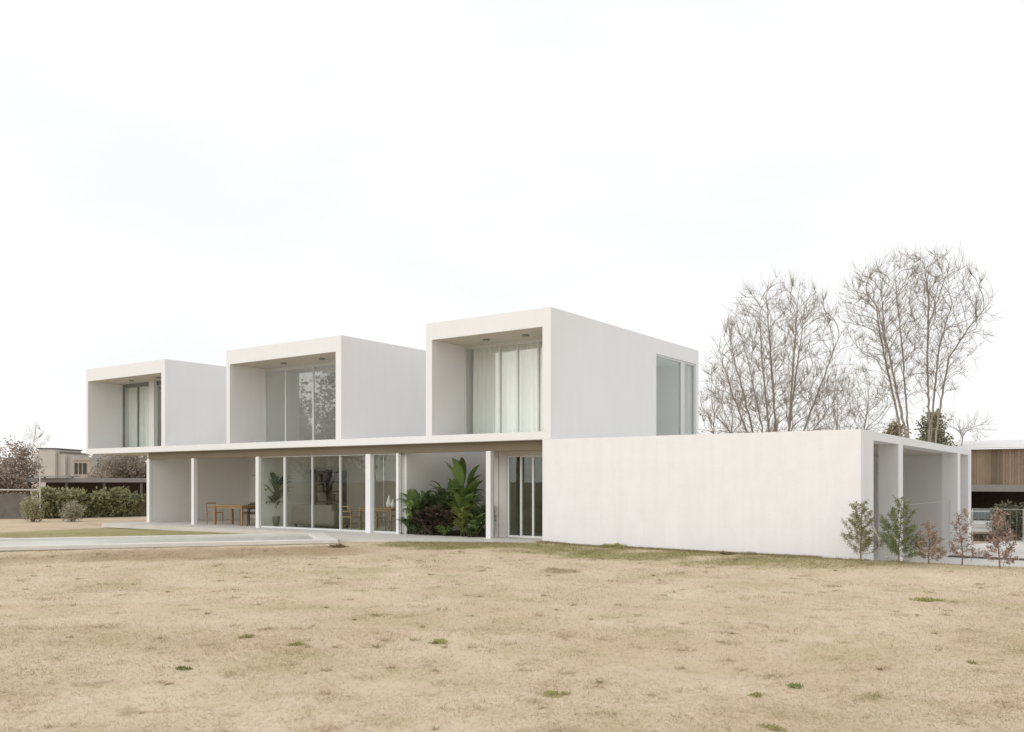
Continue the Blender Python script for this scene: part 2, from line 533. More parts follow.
bp = n.new('ShaderNodeBump'); bp.inputs['Strength'].default_value = 0.3; bp.inputs['Distance'].default_value = 0.04
l.new(tcn.outputs['Object'], t.inputs['Vector']); l.new(t.outputs['Fac'], bp.inputs['Height']); l.new(bp.outputs['Normal'], b.inputs['Normal'])
mb = MB(); mb.face([ppt(LEN+.1,0.40,-0.03), ppt(-0.44,0.40,-0.03), ppt(-0.44,POOL_W-0.28,-0.03), ppt(LEN+.1,POOL_W-0.28,-0.03)])
struct(mb.build('water', mw))

# ------------------------------------------------------------------ the white house
house = thing('white_house', 'long white modern house with three open fronted box volumes on a thin slab', 'house')
ZS0, ZS1, ZTOP, ZIN = 2.75, 2.966, 6.281, 5.779
YB = 9.75                                             # rear of the upper boxes
# first floor slab with a hole over the patio
PX0, PX1, PY0, PY1 = -5.55, -4.42, 0.75, 6.3
mb = MB()
mb.box(-23.07, PX0, 0, YB, ZS0, ZS1)
mb.box(PX1, 0, 0, YB, ZS0, ZS1)
mb.box(PX0, PX1, 0, PY0, ZS0, ZS1)
mb.box(PX0, PX1, PY1, YB, ZS0, ZS1)
bm = None
slab = mb.build('floor_slab', M_WHITE, house)
# underside finish
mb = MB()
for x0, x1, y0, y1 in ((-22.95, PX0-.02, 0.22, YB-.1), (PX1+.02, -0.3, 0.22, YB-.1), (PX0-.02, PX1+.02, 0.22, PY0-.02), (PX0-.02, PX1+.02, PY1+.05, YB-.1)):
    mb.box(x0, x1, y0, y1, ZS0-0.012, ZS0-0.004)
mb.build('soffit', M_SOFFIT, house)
# drip edge behind the fascia and the dropped beam over the columns
MB().box(-18.95, -0.27, 0.24, 0.44, 2.48, ZS0-0.014).build('beam', mat('brown_concrete', (0.19, 0.155, 0.11), 0.85, var=0.08, scale=1.5), house)  # beam in a darker brown than the slab above

def upper_box(x0, x1, tl, tr, side_window=False):
    mb = MB()
    z0 = ZS1 + 0.001
    mb.box(x0, x1, 0, YB, ZIN, ZTOP)                              # roof
    mb.box(x0, x0+tl, 0, YB, z0, ZIN-0.0005)                      # left wall
    if side_window:
        mb.box(x1-tr, x1, 0, SY0, z0, ZIN-0.0005)
        mb.box(x1-tr, x1, SY1, YB, z0, ZIN-0.0005)
    else:
        mb.box(x1-tr, x1, 0, YB, z0, ZIN-0.0005)
    mb.box(x0+tl+.001, x0+tl+.5, YB-.25, YB, z0, ZIN-0.0005)      # back wall beside a rear opening added to light the room
    mb.box(x1-tr-(2.4 if side_window else .5), x1-tr-.001, YB-.25, YB, z0, ZIN-0.0005)
    return mb.build('upper_volume', M_WHITE, house)

SY0, SY1 = y_on(656.4, 0), y_on(696.3, 0)
BOX1, BOX2, BOX3 = (-4.386, 0.0, 0.233, 0.265), (-13.749, -7.936, 0.19, 0.256), (-23.069, -17.471, 0.15, 0.242)
upper_box(*BOX1, side_window=True); upper_box(*BOX2); upper_box(*BOX3)

def window_x(y, xs, z0, z1, fr=0.05, dp=0.07, m=M_ALU, head=0.06, posts=None, name='window', gm=None):
    """a run of panes in a plane of constant y; xs are the mullion centres (ends included)"""
    mb = MB()
    mb.box(xs[0], xs[-1], y, y+dp, z0, z0+0.06)
    mb.box(xs[0], xs[-1], y, y+dp, z1-head, z1)
    for i, x in enumerate(xs):
        hw = fr/2 if not posts or i not in posts else posts[i]/2
        a, c = x-hw, x+hw
        if i == 0: a, c = x, x+2*hw
        if i == len(xs)-1: a, c = x-2*hw, x
        mb.box(a, c, y-0.006-0.003*(i%2), y+dp+0.004, z0+0.002, z1-0.002)
    w_ = mb.build(name, m, house, bevel=0.004)
    for i in range(len(xs)-1):
        yy = y + 0.022 + 0.02*(i % 2)
        MB().box(xs[i]+fr*.3, xs[i+1]-fr*.3, yy, yy+0.008, z0+0.04, z1-head*0.7).build('pane', gm or M_GLASS, w_)
    return w_

def window_y(x, ys, z0, z1, fr=0.06, dp=0.07, m=M_ALU, head=0.06, posts=None):
    mb = MB()
    mb.box(x-dp, x, ys[0], ys[-1], z0, z0+0.06); mb.box(x-dp, x, ys[0], ys[-1], z1-head, z1)
    for i, y in enumerate(ys):
        hw = fr/2 if not posts or i not in posts else posts[i]/2
        a, c = y-hw, y+hw
        if i == 0: a, c = y, y+2*hw
        if i == len(ys)-1: a, c = y-2*hw, y
        mb.box(x-dp-.004, x+.006, a, c, z0+.002, z1-.002)
    w_ = mb.build('window', m, house, bevel=0.004)
    for i in range(len(ys)-1):
        MB().box(x-0.045, x-0.037, ys[i]+fr*.3, ys[i+1]-fr*.3, z0+.04, z1-head*.7).build('pane', M_GLASS, w_)
    return w_

GY1 = 1.55
X = lambda px, y=GY1: x_on(px, y)
ZF = ZS1 + 0.003
# box at the right end: curtain wall of three sliding leaves
b1l, b1r = BOX1[0]+BOX1[2]+.002, BOX1[1]-BOX1[3]-.002
w1 = window_x(GY1, [b1l, X(499.5), X(517.5), X(538), b1r], ZF, ZIN-0.003, head=0.10, m=M_ALU)
b2l, b2r = BOX2[0]+BOX2[2]+.002, BOX2[1]-BOX2[3]-.002
window_x(GY1, [b2l, X(285.5), X(313), b2r], ZF, ZIN-0.003, head=0.12)
b3l, b3r = BOX3[0]+BOX3[2]+.002, BOX3[1]-BOX3[3]-.002
window_x(GY1, [b3l, X(137.5), X(154.8), b3r], ZF, ZIN-0.003, head=0.16, m=M_DARKALU)
MB().box(X(152.3), X(157.4), GY1-0.16, GY1-0.02, ZF, ZIN-0.004).build('post', M_ALU, house)
# side window of the right box
window_y(-0.05, [SY0+.002, y_on(684, 0), SY1-.002], ZF, ZIN-0.003, posts={1: 0.28})
# recess ceiling finish and lights
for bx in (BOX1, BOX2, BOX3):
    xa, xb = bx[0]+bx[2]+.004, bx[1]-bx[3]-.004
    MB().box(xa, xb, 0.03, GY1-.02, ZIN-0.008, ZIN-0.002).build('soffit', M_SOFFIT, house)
    for k in (0.36, 0.72):
        cx = xa + (xb-xa)*k
        lb = MB(); lb.tube([(cx, 0.8, ZIN-0.05), (cx, 0.8, ZIN-0.009)], 0.10, 20)
        cl = lb.build('ceiling_light', M_DARKALU, house, smooth=False)
MB().box(-1.75, -1.65, 5.2, 9.4, ZF, ZIN-.012).build('partition', mat('reflection_grey', (.30,.31,.28), .7, var=.05), house)  # added panel, its grey stands in for the side window's reflection
# balustrade free fronts: thin threshold in each recess
# interior floors are the slab itself; a darker inner partition in box two
MB().box(b2l, b2l+1.6, 6.0, 6.1, ZF, ZIN-.01).build('partition', M_INNER, house)
MB().box(b3l, b3l+1.5, 5.0, 5.1, ZF, ZIN-.01).build('partition', M_INNER, house)

# ---- ground floor
MB().box(-19.02, -18.86, 0.26, 5.3, -0.1, ZS0-.015).build('wall', M_INNER, house)          # left end wall
MB().box(-18.855, -12.46, 5.0, 5.2, -0.1, ZS0-.015).build('wall', M_INNER, house)       # back of the covered terrace
MB().box(-12.45, -12.28, 0.46, 6.5, -0.1, ZS0-.015).build('wall', M_INNER, house)          # between terrace and living room
MB().box(-12.27, -11.6, 6.5, 6.7, -0.1, ZS0-.015).build('wall', M_INNER, house)
MB().box(-6.2, -2.61, 6.5, 6.7, -0.1, ZS0-.015).build('wall', M_INNER, house)
window_x(6.55, [-11.6, -9.8, -8.0, -6.2], 0.003, ZS0-.02, fr=.07)  # rear glazing added to let daylight into the living room
MB().box(-5.74, -5.57, 0.46, 6.49, -0.1, ZS0-.016).build('patio_wall', mat('bright_render', (0.84,0.83,0.81), .85), house)
MB().box(-5.565, -2.61, 6.32, 6.49, -0.1, ZS0-.017).build('patio_wall', mat('bright_render', (0.84,0.83,0.81), .85), house)
MB().box(-2.60, -2.45, 0.98, 6.7, -0.1, ZS0-.015).build('wall', M_GREYWALL, house)  # shade of the door recess put into the grey colour
MB().box(-2.44, -2.16, 1.0, 1.12, -0.01, ZS0-.015).build('wall', M_GREYWALL, house)  # same grey, recess shade carried by the colour
MB().box(-0.26, 0.2, 0.26, 6.7, -0.1, ZS0-.015).build('wall', M_INNER, house)
MB().box(-2.44, -0.27, 3.6, 3.75, -0.01, ZS0-.015).build('wall', mat('dark_panelling', (0.16, 0.15, 0.13), 0.7, var=.1, scale=3), house)
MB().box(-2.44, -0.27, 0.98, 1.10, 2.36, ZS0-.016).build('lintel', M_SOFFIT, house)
# glazing of the living room, the door and the patio
window_x(0.30, [-12.28, x_on(284.5, .3), x_on(312, .3), x_on(340, .3), -7.07], 0.003, 2.478, fr=0.042, posts={1: 0.10}, head=.03, gm=M_GLASSG)
window_x(0.30, [-6.85, -5.66], 0.003, 2.478, fr=0.035, head=.03, gm=M_GLASSG)
window_x(1.02, [-2.15, x_on(521, 1.02), x_on(533, 1.02), -0.27], 0.003, 2.355, fr=0.06, name='sliding_door', head=0.03, gm=M_GLASSD)
# columns
for xc, wd in ((-18.93, 0.18), (-16.052, 0.165), (-12.338, 0.17), (-6.962, 0.215), (-5.74, 0.10), (-2.247, 0.165)):
    MB().box(xc-wd/2, xc+wd/2, 0.255-wd*.25, 0.255+wd*.75-0.01, -0.02, 2.479).build('column', M_WHITE, house, bevel=0.006)
# soffit downlights along the terrace
for px_ in (430, 525, 200, 240):
    xx = x_on(px_, 0.75)
    MB().tube([(xx, 0.75, ZS0-0.06), (xx, 0.75, ZS0-0.013)], 0.09, 16).build('ceiling_light', M_ALU, house)

# terrace slab
TER = [(-19.7,-1.25), (-11.5,-0.7), (-8.0,-0.8), (-5.75,-2.45), (-4.5,-1.95), (-1.5,-0.85), (-0.27,-0.5), (-0.27,0.26), (-0.27,4.6), (-2.6,4.6), (-2.6,6.5), (-19.7,6.5)]
terrace = MB().prism(TER, -0.15, 0.0).build('terrace', M_FLOOR)
struct(terrace)

# ---- the wing with garage
ZW = 2.748
mb = MB(); mb.box(-0.265, 7.924, 0, 0.25, -0.8, ZW); mb.build('garden_wall', M_WALL, house)
mb = MB(); mb.box(0.21, 7.924, 0.2505, 15.57, 2.55, ZW-.0005); mb.build('wing_roof', M_WHITE, house)
mb = MB(); mb.box(7.45, 7.9235, 0.2505, 1.11, -0.8, 2.5495); mb.build('pier', M_WHITE, house)
MB().box(7.45, 7.9235, 3.67, 4.19, -0.8, 2.5495).build('pier', M_WHITE, house)
MB().box(7.45, 7.9235, 12.60, 13.16, -0.8, 2.5495).build('pier', M_WHITE, house)
MB().box(0.35, 7.9235, 14.9, 15.57, -1.2, 2.5495).build('end_wall', M_WHITE, house)
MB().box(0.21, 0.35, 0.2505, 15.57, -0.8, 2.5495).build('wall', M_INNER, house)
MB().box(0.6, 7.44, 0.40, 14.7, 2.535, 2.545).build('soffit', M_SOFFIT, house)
# roof outlets on the wing
pv = at(842, 428, 0)
for px_, Y_, h_, w_ in ((842, 9.0, 0.30, 0.28),):
    xx = x_on(px_, Y_)
    vb = MB(); vb.tube([(xx, Y_, ZW-.02), (xx, Y_, ZW+h_)], w_*.38, 12); vb.tube([(xx, Y_, ZW+h_), (xx, Y_, ZW+h_+.07)], [w_*.6, w_*.52], 12)
    vb.build('roof_vent', M_STEEL, house)

# ------------------------------------------------------------------ curtains
def curtain(name, label, p0, p1, z0, z1, fold=0.10, amp=0.045, group=None, seed=0):
    rnd = random.Random(seed)
    p0, p1 = Vector(p0), Vector(p1); L = (p1-p0).length; d = (p1-p0).normalized(); q = Vector((-d.y, d.x, 0))
    nU, nV = max(8, int(L/0.02)), 8
    V, Fc = [], []
    ph = [rnd.uniform(0, 6) for _ in range(4)]
    for j in range(nV+1):
        v = j/nV
        for i in range(nU+1):
            u = i/nU*L
            a = amp*(0.7+0.3*math.sin(u*3+ph[0]))*math.sin(u/fold*math.pi + 1.2*math.sin(u*2.3+ph[1])) * (1-0.25*v) + 0.03*math.sin(u*5+ph[2]+v*1.5)
            p = p0 + d*u + q*a
            V.append((p.x, p.y, z0+(z1-z0)*v))
    for j in range(nV):
        for i in range(nU):
            a = j*(nU+1)+i; Fc.append((a, a+1, a+nU+2, a+nU+1))
    o = raw(name, V, Fc, M_CURTAIN, smooth=True)
    tag(o, label, 'curtain', group); return o
curtain('curtain', 'white curtain filling the front window of the right box', (X(470), GY1+.22, 0), (b1r-.03, GY1+.22, 0), ZF+.02, ZIN-.05, seed=1)
curtain('curtain', 'pale curtain behind the window of the left box', (X(122), GY1+.25, 0), (X(151), GY1+.25, 0), ZF+.02, ZIN-.05, seed=3, fold=.12)

# ------------------------------------------------------------------ furniture
def local(o, mbuild, name, m, **k):
    return mbuild.build(name, m, o, **k)

def make_chair(label, loc, rz, m=M_WOOD, group=None):
    t = thing('wooden_chair', label, 'chair', loc, rz, group)
    local(t, MB().box(-.22,.22,-.21,.22,.42,.455), 'seat', m, bevel=.01)
    for sx in (-1, 1):
        local(t, MB().tube([(sx*.20,-.19,0),(sx*.195,-.19,.42)], [.016,.02], 8), 'leg', m)
        local(t, MB().tube([(sx*.20,.22,0),(sx*.20,.215,.44),(sx*.20,.27,.80)], [.016,.021,.016], 8), 'leg', m)
        local(t, MB().tube([(sx*.215,-.19,.62),(sx*.22,.24,.64)], .016, 8), 'armrest', m)
        local(t, MB().tube([(sx*.20,-.19,.41),(sx*.215,-.19,.62)], .015, 8), 'arm_post', m)
    mb = MB()
    mb.tube([(-.20,.265,.78),(-.1,.285,.785),(.1,.285,.785),(.20,.265,.78)], .022, 8)
    mb.tube([(-.20,.245,.62),(-.1,.262,.62),(.1,.262,.62),(.20,.245,.62)], .016, 8)
    local(t, mb, 'backrest', m)
    return t

def make_table(label, loc, rz, L, W, H=.74, m=M_WOOD):
    t = thing('wooden_table', label, 'table', loc, rz)
    mb = MB(); k = 6
    for i in range(k):
        a = -W/2 + W/k*i
        mb.box(-L/2, L/2, a+.001, a+W/k+.0005, H-.035-.0007*i, H-.0007*i)
    local(t, mb, 'tabletop', m)
    for sy in (-1,1): local(t, MB().box(-L/2+.1, L/2-.1, sy*(W/2-.075)-.015, sy*(W/2-.075)+.015, H-.12, H-.037), 'apron', m)
    for sx in (-1,1):
        for sy in (-1,1):
            x, y = sx*(L/2-.06), sy*(W/2-.06)
            local(t, MB().box(x-.035, x+.035, y-.035, y+.035, 0, H-.037), 'leg', m)
    return t

tp = at(230, 526.3, 0)
make_table('slatted wooden table standing on the covered terrace', (-14.4, 0.95, 0), 0.0, 1.7, 0.9)
make_chair('wooden armchair at the left end of the terrace table', (-15.7, 0.95, 0), R(90), group='chairs on the covered terrace')
make_chair('wooden armchair behind the terrace table, nearer the white column', (-13.9, 1.75, 0), R(0), M_DARKWOOD, group='chairs on the covered terrace')
make_chair('dark wooden armchair at the right end of the terrace table', (-13.5, 0.75, 0), R(-90), M_DARKWOOD, group='chairs on the covered terrace')
make_chair('dark wooden armchair behind the terrace table towards its left', (-14.8, 1.8, 0), R(5), M_DARKWOOD, group='chairs on the covered terrace')

# living room
sofa = thing('sofa', 'grey sofa with its back to the sliding glass doors', 'sofa', (-10.55, 1.55, 0))
M_SOFA = mat('grey_sofa_cloth', (0.17, 0.15, 0.13), 0.95, var=0.1, scale=8)
local(sofa, MB().box(-1.0,1.0,-.42,.42,.10,.40), 'base', M_SOFA, bevel=.03)
local(sofa, MB().box(-1.0,1.0,-.45,-.24,.12,.80), 'backrest', M_SOFA, bevel=.05)
for sx in (-1,1): local(sofa, MB().box(sx*1.0-.1, sx*1.0+.1, -.44,.44,.10,.6), 'armrest', M_SOFA, bevel=.04)
for k in (-.47,.47): local(sofa, MB().box(k-.45,k+.45,-.22,.42,.405,.54), 'seat_cushion', M_SOFA, bevel=.04)
for sx in (-1,1):
    for sy in (-1,1): local(sofa, MB().box(sx*.9-.03,sx*.9+.03,sy*.36-.03,sy*.36+.03,0,.098), 'leg', M_DARKWOOD)

Yb = y_on(326, -12.28)
shelf = thing('bookshelf', 'tall dark bookshelf with books on the living room side wall', 'bookshelf', (-12.26, Yb, 0))
mb = MB()
for k in range(6): mb.box(0.0,.28,-.75,.75,.10+.37*k,.13+.37*k)
local(shelf, mb, 'shelf_boards', M_DARKWOOD)
mb = MB()
for y in (-.78, 0.0, .75): mb.box(0.0,.29,y,y+.03,0,2.05)
local(shelf, mb, 'uprights', M_DARKWOOD)
M_BOOKS = mat('book_spines', (0.22, 0.17, 0.13), 0.8, island=0.75)
rb = random.Random(3)
for k in range(5):
    for y0_, y1_ in ((-.74, -.02), (.04, .74)):
        mb = MB(); y = y0_
        while y < y1_-.06:
            wv = rb.uniform(.025,.05); mb.box(.04, .04+rb.uniform(.16,.22), y, y+wv, .132+.37*k, .132+.37*k+rb.uniform(.18,.30)); y += wv-.0015
            if rb.random() < .12: break
        local(shelf, mb, 'book_row', M_BOOKS)

make_table('wooden dining table inside the glass beside the thick white column', (-7.75, 1.75, 0), R(0), 1.5, 0.9)
make_chair('light wooden chair at the dining table, left of the thick white column', (-8.55, 1.05, 0), R(180), group='dining chairs inside')
make_chair('light wooden chair at the dining table, right of the thick white column', (-7.35, 1.0, 0), R(180), group='dining chairs inside')
make_chair('dark wooden chair on the far side of the dining table', (-7.9, 2.6, 0), R(0), M_DARKWOOD, group='dining chairs inside')
def lathe(prof, n=20):
    mb = MB(); 
    for r_, z_ in prof:
        for k in range(n):
            a = 2*math.pi*k/n; mb.v.append((r_*math.cos(a), r_*math.sin(a), z_))
    for i in range(len(prof)-1):
        for k in range(n): mb.f.append((i*n+k, i*n+(k+1)%n, (i+1)*n+(k+1)%n, (i+1)*n+k))
    mb.f.append(tuple(range(n))[::-1]); return mb
M_CERAM = mat('white_ceramic', (0.78, 0.77, 0.74), 0.3, spec=0.5)
for dx2, k, lb in ((0.38, 1.0, 'tall white ceramic vase on the dining table'), (0.55, .72, 'short white ceramic vase on the dining table')):
    o = lathe([(.05*k,0),(.09*k,.05*k),(.10*k,.16*k),(.05*k,.30*k),(.03*k,.36*k),(.045*k,.40*k),(.036*k,.40*k),(.02*k,.34*k)]).build('vase', M_CERAM, smooth=True, loc=(-7.75+dx2, 1.6, .741))
    tag(o, lb, 'vase')

# ------------------------------------------------------------------ foliage helpers
def leafmat(name, col, isl=0.4, trans=0.25, rough=0.6):
    return mat(name, col, rough, island=isl, trans=trans)

def leaf_cloud(P, size, rng, stretch=1.6, up=0.3):
    """one bent quad per point (two triangles folded on the midrib)"""
    n = len(P); P = np.asarray(P, float)
    d = rng.normal(size=(n,3)); d[:,2] += up; d /= np.linalg.norm(d, axis=1)[:,None]
    r = rng.normal(size=(n,3)); a = np.cross(d, r); a /= np.linalg.norm(a, axis=1)[:,None]
    s = (np.asarray(size)*rng.uniform(.6,1.4,n))[:,None]
    V = np.stack([P, P+d*s*stretch*.5+a*s*.5, P+d*s*stretch, P+d*s*stretch*.5-a*s*.5], 1).reshape(-1,3)
    return V, np.arange(4*n).reshape(-1,4)

class Tubes:
    """many tapered 3..6 sided branches, collected fast"""
    def __init__(s): s.V, s.F, s.n = [], [], 0
    def add(s, pts, rs, k):
        m = MB(); m.tube(pts, rs, k, cap=False)
        s.V += m.v; s.F += [tuple(i+s.n for i in f) for f in m.f]; s.n += len(m.v)
    def build(s, name, m, parent): return raw(name, s.V, s.F, m, parent, smooth=True)

def grow(rnd, p, d, L, r, lev, maxlev, trunk, crown, tips, spread=0.6, up=0.10, kids=(6,6,5,4,3), ratio=.62, wig=.12, start=.3):
    n = max(3, int(5-lev*.6)); pts, rs = [Vector(p)], [r]; dirs = [d.copy()]
    q = Vector(p); dd = d.copy()
    for i in range(n):
        dd = (dd + Vector((rnd.gauss(0,wig), rnd.gauss(0,wig), rnd.gauss(0,wig)*.6 + up*(.4+lev*.35)))).normalized()
        q = q + dd*(L/n); pts.append(q.copy()); rs.append(max(.0035, r*(1-.88*((i+1)/n)**.9))); dirs.append(dd.copy())
    (trunk if lev == 0 else crown).add(pts, rs, 7 if lev == 0 else (5 if lev == 1 else 3))
    if lev >= maxlev: tips.append(q.copy()); return
    nk = kids[lev]
    for j in range(nk):
        t = start + (1-start)*(j+rnd.uniform(.1,.9))/nk
        top = lev < 2 and j >= nk-2
        if top: t = .985
        f = t*n; i = min(n-1, int(f)); fr = f-i
        bp = pts[i].lerp(pts[i+1], fr); br = rs[i]*(1-fr)+rs[i+1]*fr
        ax = dirs[i]; side = ax.cross(Vector((rnd.gauss(0,1), rnd.gauss(0,1), rnd.gauss(0,1)))).normalized()
        ang = rnd.uniform(.55,1.15)*spread*(.5 if top else 1)
        nd = (ax*math.cos(ang) + side*math.sin(ang)).normalized()
        grow(rnd, bp, nd, L*ratio*(1.12-.45*t)*rnd.uniform(.7,1.2), max(.0045, br*(.85 if top else .55)), lev+1, maxlev, trunk, crown, tips, spread, up, kids, ratio, wig, .2)

def bare_tree(label, loc, stems, seed, maxlev=4, spread=.6, kids=(7,6,5,4), m=M_BARK, up=.1, name='bare_tree', group=None, ratio=.6):
    rnd = random.Random(seed)
    t = thing(name, label, 'tree', loc, 0, group)
    tr, cr_, tips = Tubes(), Tubes(), []
    for (lean, az, L, r, off) in stems:
        d = Vector((math.sin(lean)*math.cos(az), math.sin(lean)*math.sin(az), math.cos(lean)))
        grow(rnd, Vector((off[0], off[1], -.1)), d, L, r, 0, maxlev, tr, cr_, tips, spread, up, kids, ratio, .11, .3)
    tr.build('trunk', m, t); cr_.build('crown', m, t)
    return t, tips

# screen-right direction in the world, for leaning stems as the photograph shows them
AZ_R = math.atan2(-sn, cs)
def crown_tree(label, loc, stems, env, npts, seed, group=None, step=.28, infl=2.6, kill=.36, up=.5, tip=.0072, expo=2.4, m=M_BARK, name='bare_tree'):
    """branches compete for points spread through a crown; stems start as given polylines (right, up, deep)"""
    rng = np.random.default_rng(seed)
    t = thing(name, label, 'tree', loc, 0, group)
    A = env(rng, npts)
    pos, par, stem_n = [], [], []
    for st_ in stems:
        prev = -1; P_ = [np.array(q, float) for q in st_]
        for a, b_ in zip(P_[:-1], P_[1:]):
            k = max(1, int(np.linalg.norm(b_-a)/step))
            for i in range(k+(1 if b_ is P_[-1] else 0)):
                pos.append(a+(b_-a)*i/k+rng.normal(0,.015,3)); par.append(prev); prev = len(pos)-1
    nstem = len(pos)
    pos_a = np.array(pos); D = np.linalg.norm(A[:,None]-pos_a[None], axis=2); near = D.argmin(1); nd = D.min(1)
    alive = np.ones(len(A), bool); kids = {}
    for it in range(90):
        use = alive & (nd < infl)
        if not use.any():
            infl *= 1.4
            if infl > 8: break
            continue
        new = []
        ids = np.unique(near[use])
        for i in ids:
            q = A[use & (near == i)]; v = q-pos[i]; v /= np.linalg.norm(v,axis=1)[:,None]+1e-6
            d = v.sum(0); d /= np.linalg.norm(d)+1e-6
            d = d+np.array([0,0,up])+rng.normal(0,.10,3); d /= np.linalg.norm(d)
            if par[i] >= 0:
                pd = pos[i]-pos[par[i]]; pd /= np.linalg.norm(pd)+1e-6; d = d+1.2*pd; d /= np.linalg.norm(d)
            if kids.get(i, 0) > 3: alive[use & (near == i)] = False; continue
            kids[i] = kids.get(i, 0)+1
            new.append(pos[i]+d*step); par.append(i)
        if not new: break
        b0 = len(pos); pos += new
        Dn = np.linalg.norm(A[:,None]-np.array(new)[None], axis=2); mn = Dn.min(1); am = Dn.argmin(1)+b0
        bt = mn < nd; near[bt] = am[bt]; nd[bt] = mn[bt]
        alive &= nd > kill
        if not alive.any(): break
    N = len(pos); ch = [[] for _ in range(N)]
    for i, p_ in enumerate(par):
        if p_ >= 0: ch[p_].append(i)
    rad = np.zeros(N)
    for i in range(N-1, -1, -1):
        rad[i] = tip if not ch[i] else sum(rad[c]**expo for c in ch[i])**(1/expo)
    # world axes: right of the picture, up, away
    def W(q): return Vector((cs*q[0]+sn*q[2], -sn*q[0]+cs*q[2], q[1]))
    def flip(q): return np.array([q[0], q[2], q[1]])
    tr, cr_ = Tubes(), Tubes()
    done = set()
    def chain(i0):
        out = [i0]
        while ch[out[-1]]: out.append(max(ch[out[-1]], key=lambda c: rad[c]))
        return out
    starts = [i for i in range(N) if par[i] < 0]
    stack = [(i, None) for i in starts]
    while stack:
        i, p_ = stack.pop(); c = chain(i)
        for j in c:
            best = max(ch[j], key=lambda k: rad[k]) if ch[j] else None
            stack += [(k, j) for k in ch[j] if k != best]
        pts = ([pos[p_]] if p_ is not None else [])+[pos[k] for k in c]
        rr = ([min(rad[p_], rad[c[0]])] if p_ is not None else [])+[rad[k] for k in c]
        # tips run out into fine twigs
        e = pts[-1]; dv = e-pts[-2] if len(pts) > 1 else np.array([0,0,step])
        for w_ in range(4):
            v = dv/np.linalg.norm(dv)+rng.normal(0,.36,3)+np.array([0,0,.55]); v /= np.linalg.norm(v); L = step*rng.uniform(1.0,3.0)
            mid = e+v*L*.5+rng.normal(0,.02,3)
            cr_.add([W(flip(e)), W(flip(mid)), W(flip(e+v*L+np.array([0,0,.05])))], [tip*.9, tip*.7, tip*.35], 3)
        if len(pts) < 2: continue
        big = rr[0] > .045
        (tr if (p_ is None) else cr_).add([W(flip(q)) for q in pts], rr, 7 if big else (5 if rr[0] > .02 else 3))
        for k in c[::2]:                                # side twigs
            if rad[k] < .03 and rng.random() < .75:
                v = rng.normal(0,.8,3)+np.array([0,0,1.3]); v /= np.linalg.norm(v); L = step*rng.uniform(1.0,3.0)
                cr_.add([W(flip(pos[k])), W(flip(pos[k]+v*L*.5+rng.normal(0,.02,3))), W(flip(pos[k]+v*L+np.array([0,0,.08])))], [tip*.8, tip*.65, tip*.4], 3)
    tr.build('trunk', m, t); cr_.build('crown', m, t)
    return t

def envelope(rows, depth_f=.85):
    """rows: (z, left, right) of the crown outline; points right, depth, up"""
    zs = [r_[0] for r_ in rows]
    def f(rng, n_):
        z = rng.uniform(zs[0], zs[-1], n_*3)
        l_ = np.interp(z, zs, [r_[1] for r_ in rows]); r_ = np.interp(z, zs, [q[2] for q in rows])
        keep = rng.uniform(0,1,n_*3) < ((r_-l_)/max((q[2]-q[1]) for q in rows))**1.5
        z, l_, r_ = z[keep][:n_], l_[keep][:n_], r_[keep][:n_]
        a = rng.uniform(0,6.283,len(z)); k = np.sqrt(rng.uniform(.0,1,len(z)))
        return np.stack([(l_+r_)/2+np.cos(a)*k*(r_-l_)/2, np.sin(a)*k*(r_-l_)/2*depth_f, z], -1)
    return f

def px_rows(cx, d, base, rows):
    return [(zat(y, d)-base, (a-cx)*d/F_PX, (b_-cx)*d/F_PX) for (y, a, b_) in rows]

d1 = 42; p1 = atd(776, d1, -1.3)
e1 = envelope(px_rows(776, d1, -1.3, [(442,712,846),(410,704,850),(370,708,848),(335,718,841),(310,730,832),(294,750,816),(286,768,800)]))
def st_px(cx, d, base, pts, dep=0.0):
    return [((x-cx)*d/F_PX, dep*(k_/max(1,len(pts)-1)*.8+.2), zat(y, d)-base if y < 900 else -.1) for k_, (x, y) in enumerate(pts)]
S1 = [st_px(776, d1, -1.3, q, dp) for q, dp in (([(768,999),(748,440),(728,392),(716,352)],-.8),([(771,999),(756,430),(740,360),(735,325)],1.2),([(774,999),(764,430),(754,350),(750,305)],-1.6),([(776,999),(776,420),(771,340),(768,292)],.3),([(778,999),(787,425),(791,345),(793,298)],-.8),([(780,999),(794,425),(806,350),(815,312)],1.5),([(783,999),(803,430),(825,370),(836,340)],-.3),([(777,999),(783,430),(781,370),(784,318)],2.2),([(769,999),(742,444),(718,412)],.7),([(784,999),(808,442),(838,402)],.8),([(775,999),(770,430),(762,372),(757,330)],2.6))]
crown_tree('wide rounded bare tree with many stems fanning up behind the wing roof', p1, S1, e1, 3400, 11, 'bare trees behind the wing')
d2 = 44; p2 = atd(918, d2, -1.3)
e2 = envelope(px_rows(918, d2, -1.3, [(400,876,948),(370,862,964),(335,848,980),(305,843,983),(283,846,974),(270,862,958),(262,885,945)]))
S2 = [st_px(918, d2, -1.3, q, dp) for q, dp in (([(912,999),(903,430),(886,355),(874,310),(858,288)],-.6),([(886,355),(884,310),(882,278)],.2),([(916,999),(912,430),(908,345),(904,290)],.9),([(922,999),(928,430),(925,350),(926,300),(921,270)],-.4),([(926,999),(936,425),(946,345),(962,300)],1.0),([(926,330),(938,295),(946,272)],-.2),([(924,999),(932,420),(940,360),(958,330),(976,306)],-1.5),([(914,999),(906,420),(893,345),(890,300)],1.7))]
crown_tree('tallest bare tree with a leaning left stem, above the garage', p2, S2, e2, 3000, 23, 'bare trees behind the wing')
d3 = 50; p3 = atd(722, d3, -1.0)
